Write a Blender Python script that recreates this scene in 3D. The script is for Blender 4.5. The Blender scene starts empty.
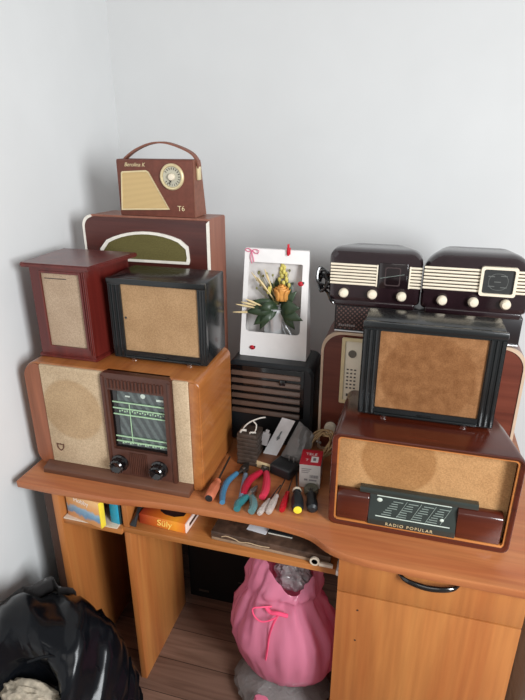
import bpy, bmesh, math, random
from mathutils import Vector, Matrix, noise
R = math.radians
random.seed(4)
sc = bpy.context.scene
COL = sc.collection
W = {}

# ------------------------------------------------------------------ helpers
def lin(h):
    h = h.lstrip('#')
    v = [int(h[i:i+2], 16)/255 for i in (0, 2, 4)]
    return tuple((c/12.92 if c <= .04045 else ((c+.055)/1.055)**2.4) for c in v) + (1,)

def base_mat(name):
    m = bpy.data.materials.new(name); m.use_nodes = True
    nt = m.node_tree
    return m, nt, nt.nodes['Principled BSDF']

def bump(nt, b, src, strength=.2, dist=.002):
    n = nt.nodes.new('ShaderNodeBump'); n.inputs['Strength'].default_value = strength; n.inputs['Distance'].default_value = dist
    nt.links.new(src, n.inputs['Height']); nt.links.new(n.outputs[0], b.inputs['Normal'])

def coords(nt, scale=(1, 1, 1), loc=(0, 0, 0), rot=(0, 0, 0)):
    t = nt.nodes.new('ShaderNodeTexCoord'); mp = nt.nodes.new('ShaderNodeMapping')
    mp.inputs['Scale'].default_value = scale; mp.inputs['Location'].default_value = loc; mp.inputs['Rotation'].default_value = rot
    nt.links.new(t.outputs['Object'], mp.inputs['Vector'])
    return mp.outputs[0]

def ramp(nt, src, stops):
    r = nt.nodes.new('ShaderNodeValToRGB')
    e = r.color_ramp.elements
    while len(e) < len(stops): e.new(.5)
    for k, (p, c) in zip(e, stops): k.position = p; k.color = c
    nt.links.new(src, r.inputs[0])
    return r.outputs[0]

def mixc(nt, fac, a, b, mode='MIX'):
    n = nt.nodes.new('ShaderNodeMix'); n.data_type = 'RGBA'; n.blend_type = mode
    if hasattr(fac, 'is_linked'): nt.links.new(fac, n.inputs[0])
    else: n.inputs[0].default_value = fac
    for s, i in ((a, 6), (b, 7)):
        if hasattr(s, 'is_linked'): nt.links.new(s, n.inputs[i])
        else: n.inputs[i].default_value = s
    return n.outputs[2]

def plain(name, c, rough=.5, metal=0, var=.08, scale=40, coat=0, spec=.5, bmp=0):
    m, nt, b = base_mat(name)
    c = lin(c) if isinstance(c, str) else c
    n = nt.nodes.new('ShaderNodeTexNoise'); n.inputs['Scale'].default_value = scale; n.inputs['Detail'].default_value = 4
    nt.links.new(coords(nt), n.inputs['Vector'])
    lo = tuple(x*(1-var) for x in c[:3])+(1,); hi = tuple(min(1, x*(1+var)) for x in c[:3])+(1,)
    nt.links.new(ramp(nt, n.outputs['Fac'], [(.3, lo), (.7, hi)]), b.inputs['Base Color'])
    b.inputs['Roughness'].default_value = rough; b.inputs['Metallic'].default_value = metal
    b.inputs['Coat Weight'].default_value = coat; b.inputs['Coat Roughness'].default_value = .15
    b.inputs['Specular IOR Level'].default_value = spec
    if bmp: bump(nt, b, n.outputs['Fac'], bmp)
    return m

def wood(name, c1, c2, axis=0, rough=.4, coat=.1, s=1.0, bands=None):
    """grain stretched along one axis (0 x, 1 y, 2 z)"""
    m, nt, b = base_mat(name)
    sca = [26*s]*3; sca[axis] = 1.6*s
    n = nt.nodes.new('ShaderNodeTexNoise'); n.inputs['Scale'].default_value = 1; n.inputs['Detail'].default_value = 6
    n.inputs['Distortion'].default_value = .8
    nt.links.new(coords(nt, sca), n.inputs['Vector'])
    f = [140*s]*3; f[axis] = 7*s
    n2 = nt.nodes.new('ShaderNodeTexNoise'); n2.inputs['Scale'].default_value = 1; n2.inputs['Detail'].default_value = 3
    nt.links.new(coords(nt, f), n2.inputs['Vector'])
    c = ramp(nt, n.outputs['Fac'], [(.32, lin(c1)), (.68, lin(c2))])
    c = mixc(nt, .22, c, ramp(nt, n2.outputs['Fac'], [(.35, (.35, .3, .27, 1)), (.65, (1, 1, 1, 1))]), 'MULTIPLY')
    nt.links.new(c, b.inputs['Base Color'])
    b.inputs['Roughness'].default_value = rough; b.inputs['Coat Weight'].default_value = coat; b.inputs['Coat Roughness'].default_value = .2
    bump(nt, b, n2.outputs['Fac'], .08, .001)
    return m

def cloth(name, c1, c2, pitch=.0022, disc=None, stain=.25, stain_scale=18):
    """woven speaker cloth; disc = (x, z, r, colour): the round board opening showing through the weave"""
    m, nt, b = base_mat(name)
    w = []
    for d in ('X', 'Z'):
        t = nt.nodes.new('ShaderNodeTexWave'); t.bands_direction = d; t.inputs['Scale'].default_value = .314/pitch*1.0
        t.inputs['Distortion'].default_value = .6; t.inputs['Detail'].default_value = 1
        nt.links.new(coords(nt), t.inputs['Vector']); w.append(t.outputs['Fac'])
    a = nt.nodes.new('ShaderNodeMath'); a.operation = 'ADD'; nt.links.new(w[0], a.inputs[0]); nt.links.new(w[1], a.inputs[1])
    h = nt.nodes.new('ShaderNodeMath'); h.operation = 'MULTIPLY'; h.inputs[1].default_value = .5; nt.links.new(a.outputs[0], h.inputs[0])
    c = ramp(nt, h.outputs[0], [(.1, lin(c1)), (.9, lin(c2))])
    n = nt.nodes.new('ShaderNodeTexNoise'); n.inputs['Scale'].default_value = stain_scale; n.inputs['Detail'].default_value = 5
    nt.links.new(coords(nt), n.inputs['Vector'])
    c = mixc(nt, stain, c, ramp(nt, n.outputs['Fac'], [(.35, (.62, .55, .48, 1)), (.65, (1, 1, 1, 1))]), 'MULTIPLY')
    n3 = nt.nodes.new('ShaderNodeTexNoise'); n3.inputs['Scale'].default_value = 300; n3.inputs['Detail'].default_value = 3
    nt.links.new(coords(nt), n3.inputs['Vector'])
    c = mixc(nt, .5, c, ramp(nt, n3.outputs['Fac'], [(.35, (.62, .59, .56, 1)), (.62, (1.12, 1.12, 1.12, 1))]), 'MULTIPLY')
    if disc:
        x, z, r, dc = disc
        v = nt.nodes.new('ShaderNodeVectorMath'); v.operation = 'DISTANCE'; v.inputs[1].default_value = (x, 0, z)
        fl = nt.nodes.new('ShaderNodeVectorMath'); fl.operation = 'MULTIPLY'; fl.inputs[1].default_value = (1, 0, 1)
        nt.links.new(coords(nt), fl.inputs[0]); nt.links.new(fl.outputs[0], v.inputs[0])
        f = ramp(nt, v.outputs['Value'], [(r-.004, (1, 1, 1, 1)), (r+.004, (0, 0, 0, 1))])
        c = mixc(nt, f, c, mixc(nt, 1, c, lin(dc), 'MULTIPLY'))
    nt.links.new(c, b.inputs['Base Color']); b.inputs['Roughness'].default_value = .9; b.inputs['Specular IOR Level'].default_value = .15
    bump(nt, b, h.outputs[0], .35, .001)
    return m

def plastic_film(name, c, alpha=.6, rough=.2, trans=.3, wr=30, creased=False):
    """thin plastic film"""
    m, nt, b = base_mat(name)
    b.inputs['Base Color'].default_value = lin(c); b.inputs['Roughness'].default_value = rough
    n = nt.nodes.new('ShaderNodeTexNoise'); n.inputs['Scale'].default_value = wr; n.inputs['Detail'].default_value = 5; n.inputs['Distortion'].default_value = 1.5
    if creased: n.noise_type = 'RIDGED_MULTIFRACTAL'; n.inputs['Distortion'].default_value = .6
    nt.links.new(coords(nt, (1, 1, .55) if creased else (1, 1, 1)), n.inputs['Vector']); bump(nt, b, n.outputs['Fac'], .35 if creased else .5, .015 if creased else .01)
    out = nt.nodes['Material Output']; sh = b.outputs[0]
    if trans:
        t = nt.nodes.new('ShaderNodeBsdfTranslucent'); t.inputs['Color'].default_value = lin(c)
        mx = nt.nodes.new('ShaderNodeMixShader'); mx.inputs[0].default_value = trans
        nt.links.new(sh, mx.inputs[1]); nt.links.new(t.outputs[0], mx.inputs[2]); sh = mx.outputs[0]
    if alpha < 1:
        t = nt.nodes.new('ShaderNodeBsdfTransparent'); mx = nt.nodes.new('ShaderNodeMixShader'); mx.inputs[0].default_value = alpha
        nt.links.new(t.outputs[0], mx.inputs[1]); nt.links.new(sh, mx.inputs[2]); sh = mx.outputs[0]
    nt.links.new(sh, out.inputs['Surface'])
    return m

def tag(o, label=None, cat=None, group=None, kind=None):
    if label: o['label'] = label
    if cat: o['category'] = cat
    if group: o['group'] = group
    if kind: o['kind'] = kind
    return o

def thing(name, label, cat, loc=(0, 0, 0), rotz=0, group=None):
    o = bpy.data.objects.new(name, None); COL.objects.link(o)
    o.location = loc; o.rotation_euler = (0, 0, rotz); o.empty_display_size = .05
    W[o.name] = Vector(loc)
    return tag(o, label, cat, group)

def obj(name, bm, mat, parent=None, world=True, angle=35, label=None, solid=0, sub=0):
    me = bpy.data.meshes.new(name)
    bmesh.ops.remove_doubles(bm, verts=bm.verts, dist=1e-6)
    bmesh.ops.recalc_face_normals(bm, faces=bm.faces)
    off = W.get(parent.name, Vector()) if parent else Vector()
    if world and parent: bmesh.ops.translate(bm, verts=bm.verts, vec=-off)
    bm.to_mesh(me); bm.free()
    me.shade_smooth(); me.set_sharp_from_angle(angle=R(angle))
    o = bpy.data.objects.new(name, me); COL.objects.link(o)
    me.materials.append(mat)
    if parent: o.parent = parent; W[o.name] = off
    if solid:
        md = o.modifiers.new('s', 'SOLIDIFY'); md.thickness = solid; md.offset = 0
    if sub:
        md = o.modifiers.new('u', 'SUBSURF'); md.levels = sub; md.render_levels = sub
    if label: o['label'] = label
    return o

def single(name, bm, mat, label, cat, loc, group=None, **k):
    """a thing that is one mesh with its origin at loc"""
    bmesh.ops.translate(bm, verts=bm.verts, vec=-Vector(loc))
    o = obj(name, bm, mat, None, **k); o.location = loc
    return tag(o, label, cat, group)

NB = bmesh.new
def box(bm, x0, x1, y0, y1, z0, z1, bev=0, seg=2):
    t = bmesh.new()
    v = [t.verts.new(p) for p in ((x0, y0, z0), (x1, y0, z0), (x1, y1, z0), (x0, y1, z0), (x0, y0, z1), (x1, y0, z1), (x1, y1, z1), (x0, y1, z1))]
    for f in ((0, 3, 2, 1), (4, 5, 6, 7), (0, 1, 5, 4), (1, 2, 6, 5), (2, 3, 7, 6), (3, 0, 4, 7)): t.faces.new([v[i] for i in f])
    if bev: bmesh.ops.bevel(t, geom=t.edges[:], offset=bev, segments=seg, profile=.5, affect='EDGES')
    add(bm, t)
    return bm

def add(bm, t, M=None):
    if M is not None: bmesh.ops.transform(t, matrix=M, verts=t.verts)
    me = bpy.data.meshes.new('tmp'); t.to_mesh(me); t.free(); bm.from_mesh(me); bpy.data.meshes.remove(me)
    return bm

def loft(bm, loops, cap0=True, cap1=True, closed=True):
    vs = [[bm.verts.new(p) for p in l] for l in loops]
    n = len(vs[0])
    for a, b in zip(vs, vs[1:]):
        for i in range(n if closed else n-1):
            j = (i+1) % n; bm.faces.new((a[i], a[j], b[j], b[i]))
    if cap0: bm.faces.new(vs[0][::-1])
    if cap1: bm.faces.new(vs[-1])
    return bm

def pl(p, h, plane):
    return {'xz': (p[0], h, p[1]), 'xy': (p[0], p[1], h), 'yz': (h, p[0], p[1])}[plane]

def prism(bm, pts, a, b, plane='xz', bev=0):
    t = bmesh.new(); loft(t, [[pl(p, a, plane) for p in pts], [pl(p, b, plane) for p in pts]])
    bmesh.ops.recalc_face_normals(t, faces=t.faces)
    if bev: bmesh.ops.bevel(t, geom=t.edges[:], offset=bev, segments=2, profile=.5, affect='EDGES')
    return add(bm, t)

def ring(bm, outer, inner, a, b, plane='xz'):
    """flat frame: outer and inner loops have the same count"""
    loft(bm, [[pl(p, a, plane) for p in outer], [pl(p, a, plane) for p in inner], [pl(p, b, plane) for p in inner], [pl(p, b, plane) for p in outer], [pl(p, a, plane) for p in outer]], False, False)
    return bm

def rrect(x0, x1, z0, z1, r, n=6):
    if not isinstance(r, (tuple, list)): r = (r,)*4          # bl, br, tr, tl
    out = []
    for (cx, cz, rr, a0) in ((x0+r[0], z0+r[0], r[0], 180), (x1-r[1], z0+r[1], r[1], 270), (x1-r[2], z1-r[2], r[2], 0), (x0+r[3], z1-r[3], r[3], 90)):
        for i in range(n+1):
            a = R(a0+90*i/n); out.append((cx+rr*math.cos(a), cz+rr*math.sin(a)))
    return out

def shrink(loop, d):
    cx = (min(p[0] for p in loop)+max(p[0] for p in loop))/2; cz = (min(p[1] for p in loop)+max(p[1] for p in loop))/2
    w = max(p[0] for p in loop)-cx; h = max(p[1] for p in loop)-cz
    return [(cx+(p[0]-cx)*(w-d)/w, cz+(p[1]-cz)*(h-d)/h) for p in loop]

def tube(bm, pts, r, n=8, cap=True, flat=1.0, up=None):
    pts = [Vector(p) for p in pts]
    rs = r if isinstance(r, (list, tuple)) else [r]*len(pts)
    loops = []; prev = None
    for i, p in enumerate(pts):
        d = (pts[min(i+1, len(pts)-1)]-pts[max(i-1, 0)]).normalized()
        if prev is None:
            u = Vector(up) if up else (Vector((0, 0, 1)) if abs(d.z) < .9 else Vector((1, 0, 0)))
        else: u = prev
        s = d.cross(u).normalized(); u = s.cross(d).normalized(); prev = u
        loops.append([p+s*math.cos(2*math.pi*k/n)*rs[i]+u*math.sin(2*math.pi*k/n)*rs[i]*flat for k in range(n)])
    return loft(bm, loops, cap, cap)

def smooth_path(pts, k=6):
    """Catmull-Rom"""
    P = [Vector(p) for p in pts]; P = [P[0]*2-P[1]]+P+[P[-1]*2-P[-2]]; out = []
    for i in range(1, len(P)-2):
        for j in range(k):
            t = j/k; a, b, c, d = P[i-1:i+3]
            out.append(.5*((2*b)+(c-a)*t+(2*a-5*b+4*c-d)*t*t+(3*b-a-3*c+d)*t**3))
    out.append(P[-2]); return out

def lathe(bm, prof, c, d=(0, -1, 0), n=24):
    """prof = (radius, height along d)"""
    d = Vector(d).normalized(); u = Vector((0, 0, 1)) if abs(d.z) < .9 else Vector((1, 0, 0))
    s = d.cross(u).normalized(); u = s.cross(d); c = Vector(c)
    loft(bm, [[c+d*h+(s*math.cos(2*math.pi*k/n)+u*math.sin(2*math.pi*k/n))*max(r, 1e-4) for k in range(n)] for r, h in prof])
    return bm

def ball(bm, c, r, n=12):
    t = bmesh.new(); bmesh.ops.create_uvsphere(t, u_segments=n*2, v_segments=n, radius=1)
    r = r if isinstance(r, (tuple, list)) else (r,)*3
    return add(bm, t, Matrix.Translation(c) @ Matrix.Diagonal((*r, 1)))

def lettering(parent, s, size, loc, mat, ext=.0004, rot=(90, 0, 0), name='lettering', align='LEFT', world=True, shear=0, space=1):
    cu = bpy.data.curves.new('t', 'FONT'); cu.body = s; cu.size = size; cu.extrude = ext; cu.align_x = align; cu.shear = shear
    cu.space_character = space
    t = bpy.data.objects.new('t', cu); COL.objects.link(t)
    dg = bpy.context.evaluated_depsgraph_get(); me = bpy.data.meshes.new_from_object(t.evaluated_get(dg))
    bpy.data.objects.remove(t); bpy.data.curves.remove(cu)
    bm = NB(); bm.from_mesh(me); bpy.data.meshes.remove(me)
    Mx = Matrix.Translation(loc) @ (Matrix.Rotation(R(rot[2]), 4, 'Z') @ Matrix.Rotation(R(rot[1]), 4, 'Y') @ Matrix.Rotation(R(rot[0]), 4, 'X'))
    bmesh.ops.transform(bm, matrix=Mx, verts=bm.verts)
    return obj(name, bm, mat, parent, world=world)

# ------------------------------------------------------------------ materials
M = {}
M['wall'] = plain('wall_paint', '#d7d8d8', .85, var=.015, scale=6, spec=.2, bmp=.02)
M['desk'] = wood('desk_wood', '#a65f38', '#b67446', 0, .38, .15, .8)
M['desk_v'] = wood('desk_wood_upright', '#a56030', '#b97a41', 2, .42, .1, .5)
M['edge'] = wood('desk_edge', '#a0602f', '#b57640', 0, .4, .1)
M['dkedge'] = plain('dark_edge', '#3b2419', .6)
M['radio_wood'] = wood('walnut', '#95562a', '#ab6c37', 1, .28, .4, .7)
M['cheek'] = wood('cheek_walnut', '#80482c', '#96583a', 2, .4, .2)
M['plinth'] = wood('plinth_brown', '#553324', '#684331', 0, .5, .1)
M['brown_plastic'] = plain('brown_plastic', '#4c2b20', .4, var=.12)
M['black'] = plain('black_satin', '#1b1e21', .42, spec=.5)
M['black_paint'] = wood('black_stained', '#0f1213', '#181c1e', 0, .24, .2)
M['gloss'] = plain('black_gloss', '#0a0a0c', .12, coat=.6)
M['burg'] = wood('burgundy_wood', '#4d1512', '#66221c', 2, .32, .3)
M['brown'] = wood('mahogany', '#46201c', '#5c2d26', 0, .35, .25)
M['brown_side'] = wood('mahogany_side', '#8a5645', '#9c6854', 2, .4, .1)
M['white_trim'] = plain('white_piping', '#efe9dd', .5)
M['portable'] = plain('brown_leatherette', '#6b3a2d', .5, var=.15, scale=90, bmp=.1)
M['portable_side'] = plain('worn_leatherette', '#80503f', .55, var=.15, scale=60, bmp=.1)
M['gold'] = plain('gold_grille', '#d9ba82', .45, var=.04)
M['goldtrim'] = plain('gold_trim', '#e0cfa4', .35, metal=.3)
M['cream'] = plain('cream_plastic', '#e8dcc6', .35, var=.03)
M['bak'] = plain('bakelite', '#24161a', .22, coat=.5, var=.15)
M['base_wood'] = wood('red_brown_lacquer', '#3f160d', '#5a2415', 0, .22, .5, .7)
M['lip'] = wood('honey_wood', '#b06a30', '#c58045', 0, .4, .2)
M['dial'] = plain('dial_glass', '#2b322f', .15, coat=.5)
M['print'] = plain('dial_print', '#c6d1c6', .5)
M['print_dim'] = plain('dial_print_dim', '#7f8b84', .5)
M['green'] = plain('dial_green', '#a9c9a4', .5)
M['steel'] = plain('steel', '#b8b8b8', .3, metal=1)
M['dsteel'] = plain('dark_steel', '#55504c', .4, metal=.8)
M['white'] = plain('white_card', '#f1eeec', .6, var=.02)
M['red'] = plain('red', '#c3142a', .4)
M['pink'] = plain('pink', '#df6f92', .5)

# ------------------------------------------------------------------ setting
DT = .74
bm = NB(); box(bm, -1.19, -1.09, -1.2, 2.03, 0, 2.7); tag(obj('wall_left', bm, M['wall']), kind='structure')
bm = NB(); box(bm, -1.09, 2.2, 1.93, 2.03, 0, 2.7); tag(obj('wall_back', bm, M['wall']), kind='structure')
def floor_mat():
    m, nt, b = base_mat('laminate_planks')
    br = nt.nodes.new('ShaderNodeTexBrick'); br.offset = .37
    br.inputs['Scale'].default_value = 1; br.inputs['Mortar Size'].default_value = .0012; br.inputs['Brick Width'].default_value = 1.1; br.inputs['Row Height'].default_value = .12
    br.inputs['Color1'].default_value = lin('#8a6a5a'); br.inputs['Color2'].default_value = lin('#6b5044'); br.inputs['Mortar'].default_value = lin('#2a1d18')
    nt.links.new(coords(nt), br.inputs['Vector'])
    n = nt.nodes.new('ShaderNodeTexNoise'); n.inputs['Scale'].default_value = 1; n.inputs['Detail'].default_value = 6; n.inputs['Distortion'].default_value = 1
    nt.links.new(coords(nt, (3, 45, 1)), n.inputs['Vector'])
    c = mixc(nt, .7, br.outputs['Color'], ramp(nt, n.outputs['Fac'], [(.35, (.5, .46, .43, 1)), (.62, (1, 1, 1, 1))]), 'MULTIPLY')
    nt.links.new(c, b.inputs['Base Color']); b.inputs['Roughness'].default_value = .45
    return m
bm = NB(); box(bm, -1.19, 2.2, -1.2, 2.03, -.08, 0); tag(obj('floor', bm, floor_mat()), kind='structure')

# ------------------------------------------------------------------ desk
desk = thing('desk', 'light wooden computer desk with curved front, pull-out tray and drawer unit', 'desk', (-.33, 1.4, 0))
front = smooth_path([(-1.053, 1.086, 0), (-.96, 1.084, 0), (-.86, 1.085, 0), (-.745, 1.088, 0), (-.70, 1.094, 0), (-.60, 1.106, 0), (-.48, 1.111, 0), (-.36, 1.112, 0), (-.26, 1.108, 0), (-.18, 1.094, 0), (-.12, 1.058, 0), (-.04, 1.041, 0), (.10, 1.038, 0), (.40, 1.038, 0)], 5)
out = [(p.x, p.y) for p in front]+[(.40, 1.80), (-1.053, 1.80)]
bm = NB(); prism(bm, out, .718, DT, 'xy', .0025); obj('desktop', bm, M['desk'], desk)
bm = NB(); box(bm, -.944, -.922, 1.094, 1.50, 0, .718, .001); obj('side_panel', bm, M['desk_v'], desk)
bm = NB(); box(bm, -.971, -.9445, 1.094, 1.50, 0, .718, .001); obj('edge_strip', bm, M['dkedge'], desk, label='dark brown outer strip')
bm = NB(); box(bm, -.728, -.708, 1.112, 1.44, 0, .6075, .001); obj('divider_panel', bm, M['desk_v'], desk)
bm = NB(); box(bm, -.728, -.710, 1.112, 1.44, .6265, .718, .001); obj('divider', bm, M['desk_v'], desk)
bm = NB(); box(bm, -.922, -.7285, 1.100, 1.44, .606, .624, .001); obj('shelf', bm, M['edge'], desk)
bm = NB(); box(bm, -.728, -.108, 1.110, 1.42, .608, .626, .001); obj('pull_out_tray', bm, M['edge'], desk)
bm = NB(); box(bm, -.1075, -.1005, 1.106, 1.42, .609, .625, .002); obj('tray_runner', bm, M['white'], desk, label='white runner at the tray end')
bm = NB(); box(bm, -.922, -.7285, 1.441, 1.452, 0, .718); obj('back_panel', bm, M['dkedge'], desk)
bm = NB(); box(bm, -.097, .338, 1.079, 1.52, 0, .718, .001); obj('cabinet', bm, M['desk_v'], desk)
bm = NB(); box(bm, -.097, .338, 1.060, 1.078, .609, .716, .0015); dr = obj('drawer', bm, M['desk_v'], desk)
bm = NB(); tube(bm, smooth_path([(.048, 1.062, .700), (.062, 1.047, .699), (.085, 1.040, .697), (.117, 1.037, .6955), (.150, 1.040, .697), (.173, 1.047, .699), (.187, 1.062, .700)], 6), [.0035+.003*math.sin(math.pi*i/36) for i in range(37)], 10, flat=1.2); obj('handle', bm, M['gloss'], dr, label='black bow handle')
bm = NB(); box(bm, -.097, .338, 1.060, 1.078, .02, .604, .0015); cd = obj('cabinet_door', bm, M['desk_v'], desk)
for z in (.556, .451):
    bm = NB(); lathe(bm, [(.0028, -.001), (.0028, .0006)], (-.042, 1.060, z), n=10); obj('screw_hole', bm, M['dkedge'], cd)

# ------------------------------------------------------------------ left large radio
t = thing('table_radio', 'large wooden tabletop radio with beige cloth, tall glass dial and two black knobs', 'radio', (-.77, 1.30, DT))
lp = rrect(-1.043, -.500, DT+.001, 1.086, (.045, .012, .022, .045), 8)
bm = NB()
back = [(x*.99-.008, z) for x, z in lp]
loft(bm, [[pl(p, 1.199, 'xz') for p in shrink(lp, .009)], [pl(p, 1.185, 'xz') for p in shrink(lp, .008)], [pl(p, 1.184, 'xz') for p in shrink(lp, .006)], [pl(p, 1.186, 'xz') for p in shrink(lp, .002)], [pl(p, 1.192, 'xz') for p in lp], [pl(p, 1.435, 'xz') for p in lp]])
obj('cabinet', bm, M['radio_wood'], t, angle=50)
bm = NB()
ck = [(x, z) for x, z in shrink(lp, .004)]
lx = [p for p in ck if p[0] < -.985]+[]
prism(bm, [(-.986, DT+.008)]+[p for p in sorted(lx, key=lambda q: q[1])][::1]+[(-.986, 1.081)], 1.180, 1.2, 'xz'); obj('cheek', bm, M['cheek'], t)
bm = NB(); prism(bm, rrect(-.530, -.503, DT+.004, 1.081, (.004, .010, .016, .004)), 1.180, 1.2, 'xz', .002); obj('cheek', bm, M['radio_wood'], t)
c_left = cloth('oatmeal_cloth', '#b29a7e', '#d3be9f', .0032, (-.893+.77, .950-DT, .095, '#efe6da'), .3, 14)
bm = NB(); box(bm, -.986, -.785, 1.178, 1.199, .764, 1.083, .005, 3); g = obj('speaker_cloth', bm, c_left, t)
c_strip = cloth('oatmeal_cloth_strip', '#b29a7e', '#d3be9f', .0032, None, .3, 14)
bm = NB(); box(bm, -.577, -.530, 1.178, 1.199, .760, 1.083, .005, 3); obj('cloth_strip', bm, c_strip, t)
sh = [(-.0125, .012), (-.004, .0105), (0, .013), (.004, .0105), (.0125, .012), (.011, -.002), (.006, -.009), (0, -.013), (-.006, -.009), (-.011, -.002)]
bm = NB(); o_ = [(x-.952, z+.818) for x, z in sh]; i_ = [(x*.74-.952, z*.74+.818) for x, z in sh]; ring(bm, o_, i_, 1.176, 1.1785); obj('shield_emblem', bm, M['plinth'], t)
bm = NB(); out_ = rrect(-.786, -.576, .758, 1.086, (.004, .004, .012, .012), 6); in_ = rrect(-.768, -.600, .848, 1.036, .003, 6)
ring(bm, out_, in_, 1.172, 1.199)
box(bm, -.786, -.776, 1.169, 1.174, .762, 1.076, .002); box(bm, -.587, -.577, 1.169, 1.174, .762, 1.076, .002)
for i in range(16):
    x = -.764+i*.0107; tube(bm, [(x, 1.1715, 1.042), (x, 1.1715, 1.068)], .0036, 6)
for i in range(9):
    x = -.718+i*.0062; tube(bm, [(x, 1.1715, .768), (x, 1.1715, .842)], .0022, 6)
fp = obj('dial_surround', bm, M['brown_plastic'], t)
def streak_dial():
    m, nt, b = base_mat('streaked_dial_glass')
    wv = nt.nodes.new('ShaderNodeTexWave'); wv.bands_direction = 'X'; wv.inputs['Scale'].default_value = 14; wv.inputs['Distortion'].default_value = 1.5; wv.inputs['Detail'].default_value = 2
    nt.links.new(coords(nt, rot=(0, R(28), 0)), wv.inputs['Vector'])
    n = nt.nodes.new('ShaderNodeTexNoise'); n.inputs['Scale'].default_value = 140; nt.links.new(coords(nt), n.inputs['Vector'])
    c = ramp(nt, wv.outputs['Fac'], [(.3, lin('#454c4c')), (.8, lin('#5e6866'))])
    c = mixc(nt, .5, c, ramp(nt, n.outputs['Fac'], [(.4, (.6, .6, .6, 1)), (.6, (1, 1, 1, 1))]), 'MULTIPLY')
    nt.links.new(c, b.inputs['Base Color']); b.inputs['Roughness'].default_value = .12; b.inputs['Coat Weight'].default_value = .4
    return m
bm = NB(); box(bm, -.769, -.599, 1.186, 1.195, .846, 1.038); dg = obj('dial_glass', bm, streak_dial(), t)
bm = NB(); box(bm, -.767, -.748, 1.1845, 1.187, .849, 1.035); box(bm, -.748, -.602, 1.1850, 1.187, .8485, .857); obj('dial_border', bm, M['gloss'], dg)
bm = NB()
for z in (.995, .976, .957, .886, .870): box(bm, -.762, -.603, 1.1815, 1.1845, z-.0016, z+.0016)
box(bm, -.712, -.7105, 1.182, 1.1845, .872, .992)
for i in range(18):
    x = -.745+i*.0078; box(bm, x, x+.004, 1.1838, 1.186, .862+(i % 3)*.002, .866+(i % 3)*.002); box(bm, x, x+.003, 1.1838, 1.186, .964+(i % 2)*.003, .968+(i % 2)*.003)
obj('tuning_scale', bm, M['green'], dg)
for q in (0, 1, 2):
    bm = NB()
    if q == 0: box(bm, -.722, -.708, 1.1838, 1.186, 1.013, 1.017)
    elif q == 1: box(bm, -.628, -.607, 1.1838, 1.186, 1.011, 1.017)
    else: lathe(bm, [(.007, 0), (.007, .002)], (-.668, 1.186, 1.021), n=16)
    obj('scale_mark', bm, M['print'], dg)
for x in (-.752, -.628):
    bm = NB(); lathe(bm, [(.026, 0), (.026, .006), (.021, .009), (.0205, .026), (.017, .030), (.012, .029), (.0, .027)], (x, 1.173, .803), n=28)
    for k in range(14):
        a = k*2*math.pi/14; tube(bm, [(x+.021*math.cos(a), 1.163, .803+.021*math.sin(a)), (x+.021*math.cos(a), 1.146, .803+.021*math.sin(a))], .0016, 6)
    obj('knob', bm, M['gloss'], t)
bm = NB(); prism(bm, [(1.146, DT), (1.196, DT), (1.196, .766), (1.178, .766), (1.147, .756)], -1.002, -.531, 'yz', .002); obj('plinth', bm, M['plinth'], t)
for x, y in ((-1.0, 1.4), (-.54, 1.4)):
    pass

# ------------------------------------------------------------------ burgundy speaker
T = 1.0862
t = thing('wooden_speaker', 'narrow upright burgundy wooden speaker with overhanging top, beside the left wall', 'speaker', (-.92, 1.34, T))
bm = NB()
def trap(x0, x1, y0, y1, x1b, z0, z1, bev=.002, x0b=None):
    tt = bmesh.new(); x0b = x0 if x0b is None else x0b
    loft(tt, [[(x0, y0, z0), (x1, y0, z0), (x1b, y1, z0), (x0b, y1, z0)], [(x0, y0, z1), (x1, y0, z1), (x1b, y1, z1), (x0b, y1, z1)]])
    bmesh.ops.recalc_face_normals(tt, faces=tt.faces)
    if bev: bmesh.ops.bevel(tt, geom=tt.edges[:], offset=bev, segments=2, affect='EDGES')
    return tt
add(bm, trap(-1.000, -.826, 1.254, 1.430, -.800, T+.008, 1.349, .002)); obj('cabinet', bm, M['burg'], t)
bm = NB(); add(bm, trap(-1.024, -.810, 1.236, 1.442, -.775, 1.3495, 1.362, .003)); obj('top_board', bm, M['burg'], t)
bm = NB(); add(bm, trap(-1.008, -.820, 1.240, 1.43, -.795, T, T+.012, .003)); obj('base_moulding', bm, M['burg'], t)
bm = NB(); ring(bm, rrect(-1.000, -.826, T+.012, 1.349, .001, 2), rrect(-.967, -.846, 1.123, 1.337, .001, 2), 1.244, 1.256)
ring(bm, rrect(-.972, -.841, 1.118, 1.342, .001, 2), rrect(-.966, -.847, 1.124, 1.336, .001, 2), 1.241, 1.246)
for x in (-.8365, -.8305): box(bm, x-.0015, x+.0015, 1.2415, 1.246, T+.018, 1.345, .0008)
obj('front_frame', bm, M['burg'], t)
bm = NB(); box(bm, -.968, -.845, 1.2475, 1.2535, 1.122, 1.338); gc = obj('speaker_cloth', bm, cloth('pale_cloth', '#a8917a', '#c2ac94', .0018, None, .3, 12), t)
bm = NB(); box(bm, -.958, -.890, 1.2462, 1.2478, 1.3195, 1.3215); obj('nameplate', bm, M['dsteel'], gc)

t.location.x += -.004; t.location.y += -.014

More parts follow.
